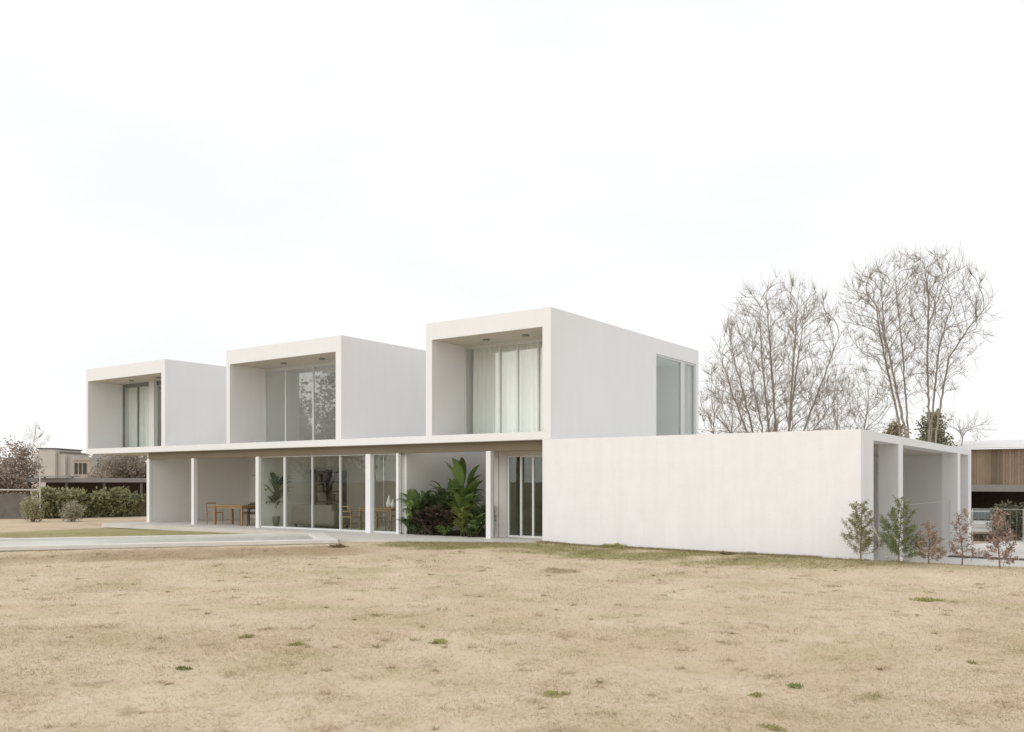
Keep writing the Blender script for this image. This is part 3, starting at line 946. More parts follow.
e3 = envelope(px_rows(722, d3, -1.0, [(440,700,745),(415,697,752),(395,700,748),(380,708,738)]))
crown_tree('low tangled bare tree beside the rear window of the right box', p3, [st_px(722, d3, -1.0, q, dp) for q, dp in (([(720,999),(715,432)],.4),([(724,999),(730,430)],-.4))], e3, 500, 5, 'bare trees behind the wing')
d3 = 56; p3 = atd(850, d3, -1.0)
e3 = envelope(px_rows(850, d3, -1.0, [(440,815,900),(415,808,905),(390,818,890),(372,835,870)]))
crown_tree('low spreading bare tree between the two tall bare trees', p3, [st_px(850, d3, -1.0, q, dp) for q, dp in (([(848,999),(840,430)],.4),([(852,999),(862,428)],-.4))], e3, 700, 8, 'bare trees behind the wing')
d3 = 50; p3 = atd(960, d3, -1.3)
e3 = envelope(px_rows(960, d3, -1.3, [(440,945,985),(432,945,990),(420,950,985)]))
crown_tree('small low bare tree at the end of the garage roof', p3, [st_px(960, d3, -1.3, [(957,999),(962,440)], 0)], e3, 150, 9, 'bare trees behind the wing')
d3 = 86; p3 = atd(33, d3, -.2)
e3 = envelope(px_rows(33, d3, -.2, [(455,20,46),(440,20,48),(430,28,42)]))
crown_tree('small faint bare tree beyond the beige house', p3, [st_px(33, d3, -.2, [(33,999),(33,452)], 0)], e3, 160, 10, None)

# ---- evergreen conifers behind
def conifer(label, loc, h, rad, seed, m, n=9000, leaf=.16, group=None, cat='tree', name='conifer'):
    rng = np.random.default_rng(seed); rnd = random.Random(seed)
    t = thing(name, label, cat, loc, 0, group)
    tb = Tubes(); tb.add([(0,0,-.2),(rnd.uniform(-.05,.05)*rad,0,h*.5),(0,0,h*.98)], [h*.016,h*.01,h*.002], 7)
    limbs = []
    k = int(26+h*3)
    for i in range(k):
        z = h*(.06+.92*(i/k)**.9); a = i*2.4+rnd.uniform(-.4,.4)
        L = rad*(1-(z/h))**.75*rnd.uniform(.6,1.12)+.02*h
        e = Vector((math.cos(a)*L, math.sin(a)*L, z+L*rnd.uniform(.05,.45)))
        s0 = Vector((0,0,z)); mid = s0.lerp(e,.5)+Vector((0,0,-.06*L))
        tb.add([s0,mid,e], [h*.004,h*.003,h*.001], 3); limbs.append((s0,mid,e,L))
    tb.build('trunk', M_BARK, t)
    P = []
    wts = np.array([l_[3] for l_ in limbs]); wts = wts/wts.sum()
    ci = rng.choice(len(limbs), n, p=wts)
    for c in ci:
        s0, mid, e, L = limbs[c]; u = rng.beta(2.2,1.3); q = s0.lerp(mid, min(1,u*2)) if u < .5 else mid.lerp(e, u*2-1)
        P.append(q + Vector(rng.normal(0, .13*L*(1.15-u)+.02*h, 3)))
    V, Fc = leaf_cloud(P, leaf, rng, 2.6, .35)
    raw('crown', V, Fc, m, t)
    return t
M_CON = leafmat('conifer_needles', (0.27, 0.265, 0.165), .4, .35)
M_CON2 = leafmat('rusty_conifer_needles', (0.33, 0.275, 0.185), .4, .35)
conifer('rusty green conifer behind the left stem of the tallest bare tree', atd(896, 52, -1.3), 6.4, 1.9, 31, M_CON2, 8000, .085, 'conifers behind the garage')
conifer('dark green conifer behind the right stems of the tallest bare tree', atd(934, 50, -1.3), 6.9, 2.0, 32, M_CON, 9000, .085, 'conifers behind the garage')

# ---- row of young trees along the edge of the lawn
def sapling(label, px, py, top, seed, m, halfw, n, leaf, tall, dens_low=0., name='young_tree', group='young trees along the lawn edge'):
    p = at(px, py, 0); 
    p.z = float(zg(p.x, p.y))
    d = depth(p.x, p.y); h = (py-top)*d/F_PX; rad = halfw*d/F_PX
    rng = np.random.default_rng(seed); rnd = random.Random(seed)
    t = thing(name, label, 'young tree', p, 0, group)
    tb = Tubes(); pts = [(rnd.uniform(-.02,.02)*i, rnd.uniform(-.02,.02)*i, h*i/4*.98-.03) for i in range(5)]
    tb.add(pts, [.017,.014,.011,.008,.003], 6)
    limbs = []
    k = tall
    for i in range(k):
        f = .10+.86*(i/k); z = h*f; a = i*2.4+rnd.uniform(-.6,.6)
        L = rad*(1-f)**.6*rnd.uniform(.55,1.15)*1.1+.03
        ri = rnd.uniform(.25,.8)
        s0 = Vector((0,0,z)); mid = s0+Vector((math.cos(a)*L*.55, math.sin(a)*L*.55, L*.22*ri)); e = s0+Vector((math.cos(a)*L, math.sin(a)*L, L*ri))
        tb.add([s0,mid,e], [.006,.004,.002], 3); limbs.append((s0,mid,e,L,f))
    tb.build('trunk', M_BARK2, t)
    P = []
    wts = np.array([l_[3]*(1+dens_low*(1-l_[4])) for l_ in limbs]); wts = wts/wts.sum()
    for c in rng.choice(len(limbs), n, p=wts):
        s0, mid, e, L, f = limbs[c]; u = rng.beta(2.6,1.2); q = s0.lerp(mid, min(1,u*2)) if u < .5 else mid.lerp(e, u*2-1)
        P.append(q + Vector(rng.normal(0, .014+.035*L, 3)))
    V, Fc = leaf_cloud(P, leaf, rng, 2.6, .5)
    raw('crown', V, Fc, m, t); return t
M_OLIVE = leafmat('olive_needles', (0.27, 0.26, 0.135), .4, .3)
M_FRESH = leafmat('green_needles', (0.20, 0.245, 0.11), .5, .3)
M_RUST = leafmat('rusty_leaves', (0.38, 0.29, 0.215), .4, .3)
M_RED = leafmat('reddish_leaves', (0.36, 0.26, 0.22), .4, .3)
sapling('olive green young tree with loose branches at the corner of the white wall', 861, 559, 499, 41, M_OLIVE, 20, 5200, .014, 40)
sapling('dense bright green young conifer in front of the second garage pier', 899, 561.5, 494, 42, M_FRESH, 20, 8600, .013, 48, 2.6)
sapling('short orange brown young tree between the green conifer and the thin tree', 929, 562.5, 519, 43, M_RUST, 13, 1300, .020, 20, .6)
sapling('thin reddish brown young tree in front of the end pier', 962, 563.5, 506, 44, M_RED, 16, 700, .022, 20)
sapling('reddish brown young tree nearest the right edge of the photo', 1000, 566.5, 506, 45, M_RED, 16, 1300, .022, 24)
sb = at(884, 560, 0)
stake = MB().tube([at(869.5, 557, 0)+Vector((0,0,1.0-.2)), at(888, 560.5, 0)+Vector((0,0,.05))], .022, 8).build('timber_stake', mat('bleached_timber', (0.48, 0.44, 0.38), .8, var=.1))
tag(stake, 'pale timber stake leaning between the two green young trees', 'stake')

# ---- patio planting
def paddle(mb, base, az, L, W, rise, droop, stem=0.0, rnd=random, split=0.0):
    """one broad leaf: arched midrib with a folded blade"""
    n = 7; pts = []; p = Vector(base); el = rise
    h = Vector((math.cos(az), math.sin(az), 0)); 
    side = Vector((-math.sin(az), math.cos(az), 0))
    if stem:
        e = p + (h*math.cos(el)+Vector((0,0,math.sin(el))))*stem
        mb.tube([p, e], [.012,.008], 4, cap=False); p = e
    for i in range(n+1):
        pts.append((p.copy(), el)); p = p + (h*math.cos(el)+Vector((0,0,math.sin(el))))*(L/n); el -= droop/n*(0.5+i/n)
    b0 = len(mb.v)
    for i,(q,e_) in enumerate(pts):
        u = i/n; wv = W*.5*(math.sin(math.pi*min(1,u*.93+.05))**.7)*(1-.25*u)+.004
        nn = (Vector((0,0,math.cos(e_))) - h*math.sin(e_))
        mb.v += [tuple(q+side*wv+nn*wv*.35), tuple(q), tuple(q-side*wv+nn*wv*.35)]
    for i in range(n):
        a = b0+i*3; mb.f += [(a,a+1,a+4,a+3),(a+1,a+2,a+5,a+4)]

def leafy_plant(name, label, loc, n, L, W, rise, droop, stem, m, seed, trunk=0, spread=(0,6.28), group='plants in the patio', lift=0.0, more=0):
    rnd = random.Random(seed)
    t = thing(name, label, 'plant', loc, 0, group)
    mb = MB()
    for i in range(n):
        az = rnd.uniform(*spread); k = rnd.uniform(.7,1.15)
        z = lift*rnd.uniform(.15,1) if lift else 0
        paddle(mb, (rnd.uniform(-.06,.06), rnd.uniform(-.06,.06), z), az, L*k, W*k, rise*rnd.uniform(.75,1.12), droop*rnd.uniform(.6,1.3), stem*rnd.uniform(.7,1.15), rnd)
    for i in range(more):                                   # shorter leaves lower on the stem
        paddle(mb, (rnd.uniform(-.08,.08), rnd.uniform(-.08,.08), lift*rnd.uniform(.2,.9)), rnd.uniform(*spread), L*rnd.uniform(.5,.8), W*rnd.uniform(.7,1), rise*rnd.uniform(.6,.9), droop*1.6, stem*.6, rnd)
    me = mb.build('leaves', m, t, smooth=True)
    tk = MB()
    for i in range(3):
        a = i*2.1; tk.tube([(.05*math.cos(a),.05*math.sin(a),-.05),(.03*math.cos(a),.03*math.sin(a),max(.15,lift))], [.035,.018], 6)
    tk.build('stem', mat('green_stem', (0.06,0.065,0.03), .7), t)
    return t
M_BANANA = leafmat('banana_leaf', (0.18, 0.26, 0.075), .5, .45, .45)
M_PHILO = leafmat('philodendron_leaf', (0.21, 0.285, 0.10), .5, .45, .45)
M_DARKLEAF = leafmat('dark_purple_leaf', (0.115, 0.085, 0.065), .5, .25, .5)
M_DEEP = leafmat('deep_green_leaf', (0.125, 0.18, 0.07), .5, .4, .5)
M_YELLOW = leafmat('yellow_green_leaf', (0.28, 0.31, 0.09), .5, .4, .5)
def pat(px, Y): return (x_on(px, Y), Y, 0.005)
leafy_plant('banana_plant', 'tall banana plant with upright bright green leaves standing highest in the patio', pat(463, 1.0), 36, .78, .25, 1.28, .9, .5, M_BANANA, 51, lift=1.2, more=70)
leafy_plant('philodendron', 'broad leaved green plant at the left end of the patio', pat(415, .62), 46, .42, .25, 1.1, 1.5, .38, M_PHILO, 52, lift=.75, more=16)
leafy_plant('philodendron', 'dark leaved plant drooping right of the broad leaved green one', pat(424, .75), 24, .45, .14, 1.15, 1.7, .5, M_DEEP, 59, lift=.75)
leafy_plant('dark_leaf_plant', 'low dark purple leaved plant nearest the left end of the patio', pat(424, .5), 90, .34, .12, .95, 1.3, .22, M_DARKLEAF, 53, lift=.45)
leafy_plant('dark_leaf_plant', 'dark purple leaved plant in the middle of the patio', pat(436, .6), 100, .36, .12, .95, 1.3, .25, M_DARKLEAF, 54, lift=.5)
leafy_plant('dark_leaf_plant', 'dark purple leaved plant touching the yellow green shrub', pat(448, .6), 90, .34, .12, .95, 1.3, .22, M_DARKLEAF, 64, lift=.5)
leafy_plant('fern_plant', 'deep green bushy plant below and left of the banana leaves', pat(447, 1.2), 90, .48, .16, 1.1, 1.5, .4, M_DEEP, 55, lift=.95)
leafy_plant('fern_plant', 'deep green bushy plant in the middle of the patio behind the purple ones', pat(436, 1.1), 70, .42, .15, 1.1, 1.5, .35, M_DEEP, 65, lift=.7)
leafy_plant('croton', 'yellow green shrub at the foot of the banana plant', pat(463, .55), 80, .34, .15, .95, 1.3, .2, M_YELLOW, 56, lift=.6)
leafy_plant('croton', 'smaller green and yellow shrub between the first one and the patio column', pat(475, .55), 60, .32, .13, .95, 1.3, .2, M_PHILO, 66, lift=.45)
leafy_plant('fern_plant', 'dark green fern beside the patio column', pat(480, .8), 60, .42, .13, 1.05, 1.5, .3, M_DEEP, 57, lift=.6)
for k_, (px_, y_, lb_) in enumerate(((417,.42,'low green leafy clump in front of the purple plants, at their left end'),(431,.42,'low green leafy clump in front of the purple plants, in their middle'),(445,.42,'low green leafy clump in front of the purple plants, at their right end'),(470,.40,'low green leafy clump in front of the yellow green shrubs'))):
    leafy_plant('ground_cover_plant', lb_, pat(px_, y_), 34, .24, .11, .8, 1.4, .08, (M_DEEP, M_DARKLEAF, M_PHILO, M_DEEP)[k_], 70+k_, lift=.16)
leafy_plant('philodendron', 'low green leafy plant at the front of the patio by the left frame', pat(409, .5), 36, .28, .14, .9, 1.3, .16, M_DEEP, 58, lift=.3)
MB().box(-5.5, -2.62, 0.55, 6.2, -0.05, 0.012).build('soil_bed', mat('dark_soil', (0.05,0.04,0.03), .95, var=.3, scale=9, bump=.4))
struct(bpy.data.objects['soil_bed'])
# indoor plants
leafy_plant('potted_plant', 'green indoor plant behind the left sliding glass door', (x_on(274, 1.0), 1.0, 0.35), 70, .6, .17, 1.15, 1.3, .4, M_DEEP, 61, lift=1.1, more=40, group='indoor plants')
leafy_plant('potted_plant', 'dark green indoor plant behind the dining table', (-7.55, 3.2, 0.35), 34, .6, .2, 1.1, 1.2, .35, M_DEEP, 62, lift=.9, group='indoor plants')
for o_ in [o for o in bpy.data.objects if o.name.startswith('potted_plant')]:
    lathe([(.14,-.35),(.19,-.2),(.21,.02),(.18,.02),(.17,-.05)]).build('pot', mat('grey_pot', (.25,.24,.22), .8), o_, smooth=True)

# ------------------------------------------------------------------ neighbour on the right
NY = 34.6
M_CLAD = mat('timber_cladding', (0.27, 0.195, 0.135), .75, var=.22, scale=1.4, island=.22)
M_CLAD2 = mat('weathered_timber_cladding', (0.17, 0.13, 0.085), .75, var=.2, scale=1.4, island=.2)
nb = thing('timber_clad_house', 'neighbouring house with brown timber cladding above an open dark garage', 'house', (14, NY, -1.36))
iz = Matrix.Translation((-14, -NY, 1.36))
def npart(mb, name, m, par=nb):
    o = mb.build(name, m, par); o.matrix_parent_inverse = iz; return o
zt, zb_, zc, zd = zat(449, 48), zat(485.5, 48), zat(491.5, 48), -1.40
xa = x_on(1004, NY); 
mb = MB(); x = 0.0
xs1, xs2 = x_on(989, NY), x_on(1002, NY)
mb2 = MB(); rb = random.Random(5)
while x < 34:
    wv = .14
    tgt = mb2 if xs1 < x < xs2 else mb
    tgt.box(x, x+wv-.012, NY-.03-rb.uniform(0,.012), NY, zb_+.05, zt)
    x += wv
npart(mb, 'cladding', M_CLAD); npart(mb2, 'shutter', M_CLAD2)
npart(MB().box(0, 34, NY+.001, NY+9, zb_+.05, zt-.01), 'upper_wall', M_GREYWALL)
npart(MB().box(-0.1, 34, NY-.25, NY+9, zc, zb_+.049), 'concrete_beam', mat('grey_concrete', (.26,.25,.23), .85, var=.08))
npart(MB().box(0, 34, NY+6, NY+6.2, zd, zc-.001), 'garage_wall', M_DARKWOOD)
npart(MB().box(0, .3, NY+.2, NY+6, zd, zc-.001), 'garage_wall', M_DARKWOOD)
mb = MB(); mb.v += [(-.4,NY-.5,zt+.02),(34,NY-.5,zt+.02),(34,NY+5,zt+.62),(-.4,NY+5,zt+.62),(-.4,NY-.5,zt+.08),(34,NY-.5,zt+.08),(34,NY+5,zt+.68),(-.4,NY+5,zt+.68)]
mb.f += [(0,3,2,1),(4,5,6,7),(0,1,5,4),(1,2,6,5),(2,3,7,6),(3,0,4,7)]
npart(mb, 'roof', mat('pale_roof_sheet', (.74,.73,.71), .6))
for xx in (14.5, 21):
    npart(MB().box(xx, xx+.3, NY+.1, NY+.4, zd, zc-.001), 'column', mat('grey_concrete', (.26,.25,.23)))
# ---- parked car with its tail towards the drive
M_PAINT = mat('silver_car_paint', (.55,.56,.56), .3, spec=.6, metal=.3)
M_CARGLASS = mat('car_glass', (.05,.07,.065), .06, spec=.8)
cp_ = atd(980.5, 45.5, 0)
car = thing('parked_car', 'silver car parked tail out in the open garage of the timber clad house', 'car', (cp_.x, cp_.y+2.1, -1.37))
def loft(rings):
    mb = MB(); k = len(rings[0])
    for r_ in rings: mb.v += r_
    for i in range(len(rings)-1):
        for j in range(k): mb.f.append((i*k+j, i*k+(j+1)%k, (i+1)*k+(j+1)%k, (i+1)*k+j))
    mb.f += [tuple(range(k))[::-1], tuple((len(rings)-1)*k+j for j in range(k))]; return mb
def ring(y, hw, z0, z1, r=.12):
    return [(-hw+r,y,z0),(hw-r,y,z0),(hw,y,z0+r),(hw,y,(z0+z1)/2),(hw-.04,y,z1-r*.6),(hw-.14,y,z1),(-hw+.14,y,z1),(-hw+.04,y,z1-r*.6),(-hw,y,(z0+z1)/2),(-hw,y,z0+r)]
local(car, loft([ring(-2.1,.76,.36,.82,.06),ring(-2.0,.84,.26,.92),ring(-1.2,.88,.22,.95),ring(0.6,.88,.22,.92),ring(1.6,.86,.24,.82),ring(2.05,.76,.32,.68,.06)]), 'body', M_PAINT, bevel=.02)
def cring(y, hw, z): return [(-hw,y,.9),(hw,y,.9),(hw-.0,y,.9+.001),(hw-.16*(z-.9)/.5,y,z),(-hw+.16*(z-.9)/.5,y,z),(-hw,y,.9+.001)]
local(car, loft([cring(-1.95,.76,.93),cring(-1.35,.78,1.40),cring(-.2,.79,1.47),cring(.5,.78,1.38),cring(1.3,.74,.93)]), 'cabin', M_PAINT)
mb = MB(); mb.face([(-.62,-1.93,1.0),(.62,-1.93,1.0),(.52,-1.45,1.36),(-.52,-1.45,1.36)]); 
for v_ in range(len(mb.v)): mb.v[v_] = (mb.v[v_][0], mb.v[v_][1]-.03, mb.v[v_][2]+.02)
local(car, mb, 'rear_window', M_CARGLASS)
for sx in (-1,1):
    mb = MB(); mb.face([(sx*.80,-1.4,.98),(sx*.80,1.0,.98),(sx*.69,.4,1.34),(sx*.67,-1.15,1.36)]); local(car, mb, 'side_window', M_CARGLASS)
    local(car, MB().box(sx*.72-.12, sx*.72+.12, -2.12, -1.98, .66, .86), 'tail_light', mat('red_lamp', (.45,.03,.03), .25, spec=.6), bevel=.02)
    for yy in (-1.3, 1.3):
        wh = local(car, MB().tube([(sx*.70,yy,.31),(sx*.885,yy,.31)], .31, 20), 'wheel', M_BLACK)
        local(wh, MB().tube([(sx*.87,yy,.31),(sx*.895,yy,.31)], .19, 14), 'rim', M_STEEL)
local(car, MB().box(-.80,.80,-2.18,-2.02,.36,.52), 'bumper', mat('pale_bumper', (.66,.66,.64), .4), bevel=.03)
local(car, MB().box(-.26,.26,-2.135,-2.09,.60,.71), 'number_plate', mat('plate_white', (.6,.6,.6), .5))

# shrub bed beside the car and low hedge
def bush(label, loc, rx, ry, h, n, leaf, m, seed, name='shrub', group=None, cat='shrub', flat=False):
    rng = np.random.default_rng(seed); rnd = random.Random(seed)
    t = thing(name, label, cat, loc, 0, group)
    tb = Tubes()
    for i in range(9):
        a = i*.7; tb.add([(0.05*math.cos(a),.05*math.sin(a),-.05),(rx*.25*math.cos(a),ry*.25*math.sin(a),h*.45),(rx*.6*math.cos(a),ry*.6*math.sin(a),h*.8)], [.02*h,.012*h,.004*h], 4)
    tb.build('stem', M_BARK2, t)
    k = 26; C = rng.normal(size=(k,3)); C /= np.linalg.norm(C,axis=1)[:,None]; C *= rng.uniform(.45,.95,(k,1))
    ci = rng.integers(0,k,n); P = C[ci] + rng.normal(0,.20,(n,3))
    r_ = np.linalg.norm(P,axis=1); P = P/np.maximum(1, r_/1.08)[:,None]
    P = P*np.array([rx,ry,h*.5])+np.array([0,0,h*.53])
    V, Fc = leaf_cloud(P, leaf, rng, 1.8, .2); raw('foliage', V, Fc, m, t); return t
M_SHRUB = leafmat('grey_green_leaf', (.38,.37,.27), .4, .3)
M_BROWNLEAF = leafmat('brown_leaf', (.42,.345,.285), .35, .35)
M_HEDGE = leafmat('hedge_leaf', (.35,.355,.195), .5, .5)
b5 = atd(1016, 44, -1.37); bush('dark green shrub beside the parked car', b5, 1.2, 1.0, 1.9, 2600, .08, leafmat('dull_leaf', (.15,.15,.10), .5, .3), 71)

# ---- wire mesh fence behind the young trees
M_RAIL = mat('pale_rail', (.55,.53,.50), .6)
def wire_fence(label, p0, p1, h, n, rails, name='wire_fence', m=M_RAIL, mesh=.25, rr=.006, post=.018):
    p0, p1 = Vector(p0), Vector(p1)
    t = thing(name, label, 'fence', p0)
    for i in range(n+1):
        q = (p1-p0)*(i/n)
        MB().tube([q, q+Vector((0,0,h))], post, 8).build('post', m, t)
    mb = MB()
    for k in rails: mb.tube([Vector((0,0,k*h)), (p1-p0)+Vector((0,0,k*h))], rr*1.6, 5)
    mb.build('rail', m, t)
    L = (p1-p0).length; mb = MB(); d = (p1-p0).normalized(); x = 0
    while x < L: mb.tube([d*x, d*x+Vector((0,0,h*.97))], rr*.45, 3, cap=False); x += mesh
    mb.build('mesh', m, t); return t
wire_fence('fine wire gate between the garage piers', (7.70, 4.25, -.58), (7.70, 12.55, -.58), zat(503, 26)+.58, 1, (.03,1.0), 'wire_gate', rr=.0025, post=.006)
f0 = atd(972.5, 40, -1.3); f1 = f0 + Vector((16,0,0))
wire_fence('wire fence across the drive in front of the timber clad house', f0, f1, zat(508, 41)+1.3, 8, (.05,1.0), rr=.006, post=.014)

# ------------------------------------------------------------------ left background
# clipped hedge
def hedge(label, p0, p1, h, th, n, leaf, m, seed, name='hedge'):
    rng = np.random.default_rng(seed); p0, p1 = Vector(p0), Vector(p1); L = (p1-p0).length
    t = thing(name, label, 'hedge', p0, math.atan2(p1.y-p0.y, p1.x-p0.x))
    k = int(L*5); C = np.stack([rng.uniform(0,L,k), rng.uniform(-.4,.4,k)*th, rng.uniform(.02,1,k)**.85*h*.95], -1)
    ci = rng.integers(0,k,n); P = C[ci]+rng.normal(0,1,(n,3))*np.array([.22,.16,.17]); P[:,2] = np.clip(P[:,2], .02, h*(1+.02*np.sin(P[:,0]*2.1)+.02*np.sin(P[:,0]*5)))
    V, Fc = leaf_cloud(P, leaf, rng, 1.7, .3); raw('foliage', V, Fc, m, t)
    tb = Tubes(); rnd = random.Random(seed)
    for i in range(int(L*1.6)):
        x = rnd.uniform(0,L); tb.add([(x,0,-.1),(x+rnd.uniform(-.2,.2),rnd.uniform(-.15,.15),h*.8)], [.03,.01], 4)
    tb.build('stem', M_BARK2, t)
    MB().box(.1, L-.1, -.08, .08, -.1, h*.82).build('core', mat('dense_twigs', (.13,.12,.07), .95, var=.4, scale=6, bump=.5), t)
    return t
HD = 41.5
hz0 = -.2
hedge('clipped green hedge along the boundary left of the house', atd(36, HD, hz0), atd(215, HD+5, hz0), zat(489.5, HD)-hz0, .9, 15000, .085, M_HEDGE, 81)
bush('round grey green shrub in front of the hedge', atd(73, 38.5, -.18), .55, .5, .85, 1500, .045, M_SHRUB, 82, group='shrubs along the left boundary')
bush('grey green shrub beside the fence post', atd(33, 38.5, -.18), .6, .5, 1.15, 1700, .045, leafmat('olive_shrub_leaf', (.36,.34,.21), .45, .3), 83, group='shrubs along the left boundary')
# dark wall and fence at far left
dw = MB(); a, b_ = atd(-130, 41, -.2), atd(27, 41, -.2)
d_ = (b_-a).normalized(); q_ = Vector((-d_.y, d_.x, 0))*.2
dw.prism([(a.x,a.y),(b_.x,b_.y),((b_+q_).x,(b_+q_).y),((a+q_).x,(a+q_).y)], -.4, zat(494, 41))
tag(dw.build('boundary_wall', mat('dark_block_wall', (.17,.155,.135), .9, var=.2, scale=2)), 'low dark grey boundary wall at the far left', 'wall')
dw = MB(); za = zat(489.8, 40.4)
a2, b2 = atd(-130, 40.4, 0), atd(40, 40.4, 0)
fn = thing('rail_fence', 'thin pale rail fence in front of the dark wall at far left', 'fence', (a2.x, a2.y, -.2))
v_ = b2-a2
MB().tube([(0,0,za+.2),(v_.x,v_.y,za+.2)], .03, 6).build('rail', mat('pale_rail', (.5,.48,.45), .6), fn)
for k in (.1,.4,.7,1.0): MB().tube([(v_.x*k,v_.y*k,0),(v_.x*k,v_.y*k,za+.2+(.65 if k == 1 else .02))], .035, 6).build('post', mat('pale_rail', (.5,.48,.45), .6), fn)

# russet tree at the far left edge
def leafy_tree(label, loc, h, rad, seed, m, n, leaf, z0=.25, name='russet_tree', group=None):
    t, tips = bare_tree(label, loc, [(.12, 1.0, h*.62, h*.022, (0,0)), (.35, 3.6, h*.5, h*.014, (.1,0)), (.35, 0.4, h*.5, h*.014, (0,.1)), (.4, 5.2, h*.5, h*.012, (0,0))], seed, 3, .85, (7,6,4,3), ratio=.6, up=.03, name=name, group=group)
    rng = np.random.default_rng(seed)
    T = np.array([tuple(q) for q in tips])
    k = 60; C = rng.normal(size=(k,3)); C /= np.linalg.norm(C,axis=1)[:,None]; C *= rng.uniform(.5,1,(k,1))
    C = C*np.array([rad,rad,h*(1-z0)*.5])+np.array([0,0,h*(z0+(1-z0)*.5)])
    pool_ = np.concatenate([C, T])
    P = pool_[rng.integers(0,len(pool_),n)]+rng.normal(0,1,(n,3))*rad*.13
    V, Fc = leaf_cloud(P, leaf, rng, 1.7, .1); raw('foliage', V, Fc, m, t); return t
leafy_tree('round russet leaved tree at the far left edge', atd(2, 47, -.2), 4.0, 1.55, 91, M_BROWNLEAF, 9000, .085, .22)
M_BRUSH = leafmat('bare_brown_twigs', (.38,.325,.265), .35, .35)
leafy_tree('brown bushy tree seen under the left end of the slab', atd(126, 54, -.2), 4.6, 2.2, 92, M_BRUSH, 13000, .08, .1, name='brown_tree', group='brown trees beyond the hedge')
leafy_tree('brown bushy tree farther right behind the left end wall', atd(160, 54, -.2), 4.6, 2.2, 93, M_BRUSH, 11000, .08, .1, name='brown_tree', group='brown trees beyond the hedge')
leafy_tree('small brown bushy tree beside the grey house', atd(106, 58, -.2), 3.4, 1.4, 94, M_BRUSH, 6000, .075, .15, name='brown_tree', group='brown trees beyond the hedge')

# pergola with dark roof beyond the hedge
PDp = 48
pg = thing('pergola', 'low dark roofed pergola beyond the hedge', 'pergola', atd(100, PDp, -.2), AZ_R+R(8))
zr = zat(479, PDp)+.2
mk = mat('dark_grey_boards', (.15,.135,.125), .8, var=.2, scale=3)
local(pg, MB().box(-3.6,4.4,-.9,2.2,zr-.06,zr+.02), 'roof', mk)
local(pg, MB().box(-3.6,4.4,-1.0,-.9,zr-.18,zr+.05), 'fascia', mat('weathered_fascia', (.27,.25,.24), .8, var=.1))
for k in range(5): local(pg, MB().box(-3.4+1.9*k,-3.28+1.9*k,-.85,-.73,-.1,zr-.062), 'post', mk)
local(pg, MB().box(-3.5,4.3,2.0,2.1,-.1,zr-.062), 'back_boards', mat('brown_boards', (.12,.09,.07), .85, var=.25, scale=3))
local(pg, MB().box(-2.9,-1.2,-1.3,.6,zr+.1,zr+.17), 'upper_roof', mat('grey_sheet', (.34,.34,.34), .6))
for xx in (-2.8,-1.4): local(pg, MB().box(xx,xx+.08,-.2,-.12,zr+.021,zr+.099), 'roof_prop', mk)

# beige stepped house
HB = 82
bh = thing('beige_house', 'beige house of stepped blocks with dark caps beyond the hedge', 'house', atd(58, HB, -.2), AZ_R)
k_ = HB/F_PX
def bx(px0, px1, py, dep0, dep1): return ((px0-58)*k_, (px1-58)*k_, dep0, dep1, 0, zat(py, HB)+.2)
M_BEIGE = mat('beige_render', (.50,.475,.43), .9, var=.07, scale=.8)
M_BRICK = mat('brown_brick', (.42,.36,.31), .9, var=.15, scale=4)
local(bh, MB().box(*bx(28,38.0,453.5,1,6)), 'side_block', M_BEIGE)
local(bh, MB().box(*bx(38.2,55,449,0,5)), 'tower', M_BEIGE)
local(bh, MB().box(*bx(55.2,63,453,.4,5)), 'middle_block', M_BEIGE)
local(bh, MB().box(*bx(63.2,70,456,.8,5)), 'wall', M_BEIGE)
cap = local(bh, MB().box((37-58)*k_,(56-58)*k_,-.1,5.1,zat(449,HB)+.201,zat(448,HB)+.2), 'tower_cap', mat('dark_cap', (.06,.06,.055), .8))
local(bh, MB().box((54.6-58)*k_+.3,(64-58)*k_,.3,5.1,zat(453,HB)+.201,zat(452,HB)+.2), 'middle_cap', mat('dark_cap', (.06,.06,.055), .8))
bk = local(bh, MB().box(*bx(70.2,86.5,460,.6,5)), 'brick_block', M_BRICK)
for a_, c_ in ((71.5,74.5),(76,78.5),(80,83.5)):
    local(bh, MB().box((a_-58)*k_,(c_-58)*k_,.55,.62,zat(474,HB)+.2,zat(463,HB)+.2), 'window', mat('dark_window', (.05,.055,.055), .2, spec=.6))
local(bh, MB().box((69.8-58)*k_,(87-58)*k_,.5,5.1,zat(460,HB)+.201,zat(458.3,HB)+.2), 'parapet', M_BRICK)
# grey house
gh = thing('grey_house', 'grey house wall with two narrow windows seen below the end of the slab', 'house', atd(98, 66, -.2), AZ_R)
k2_ = 66/F_PX
local(gh, MB().box((92.5-98)*k2_, (109-98)*k2_, 0, 5, 0, zat(449, 66)+.2), 'wall', mat('blue_grey_render', (.30,.31,.32), .9, var=.05))
for a_, c_ in ((97.5,100.5),(102.5,105)):
    local(gh, MB().box((a_-98)*k2_,(c_-98)*k2_,-.04,.01,zat(474,66)+.2,zat(460,66)+.2), 'window', mat('dark_window', (.05,.055,.055), .2))
local(gh, MB().box((92-98)*k2_, (110-98)*k2_, -.15, 5.1, zat(449,66)+.201, zat(449,66)+.32), 'parapet', mat('grey_coping', (.36,.36,.36), .8))

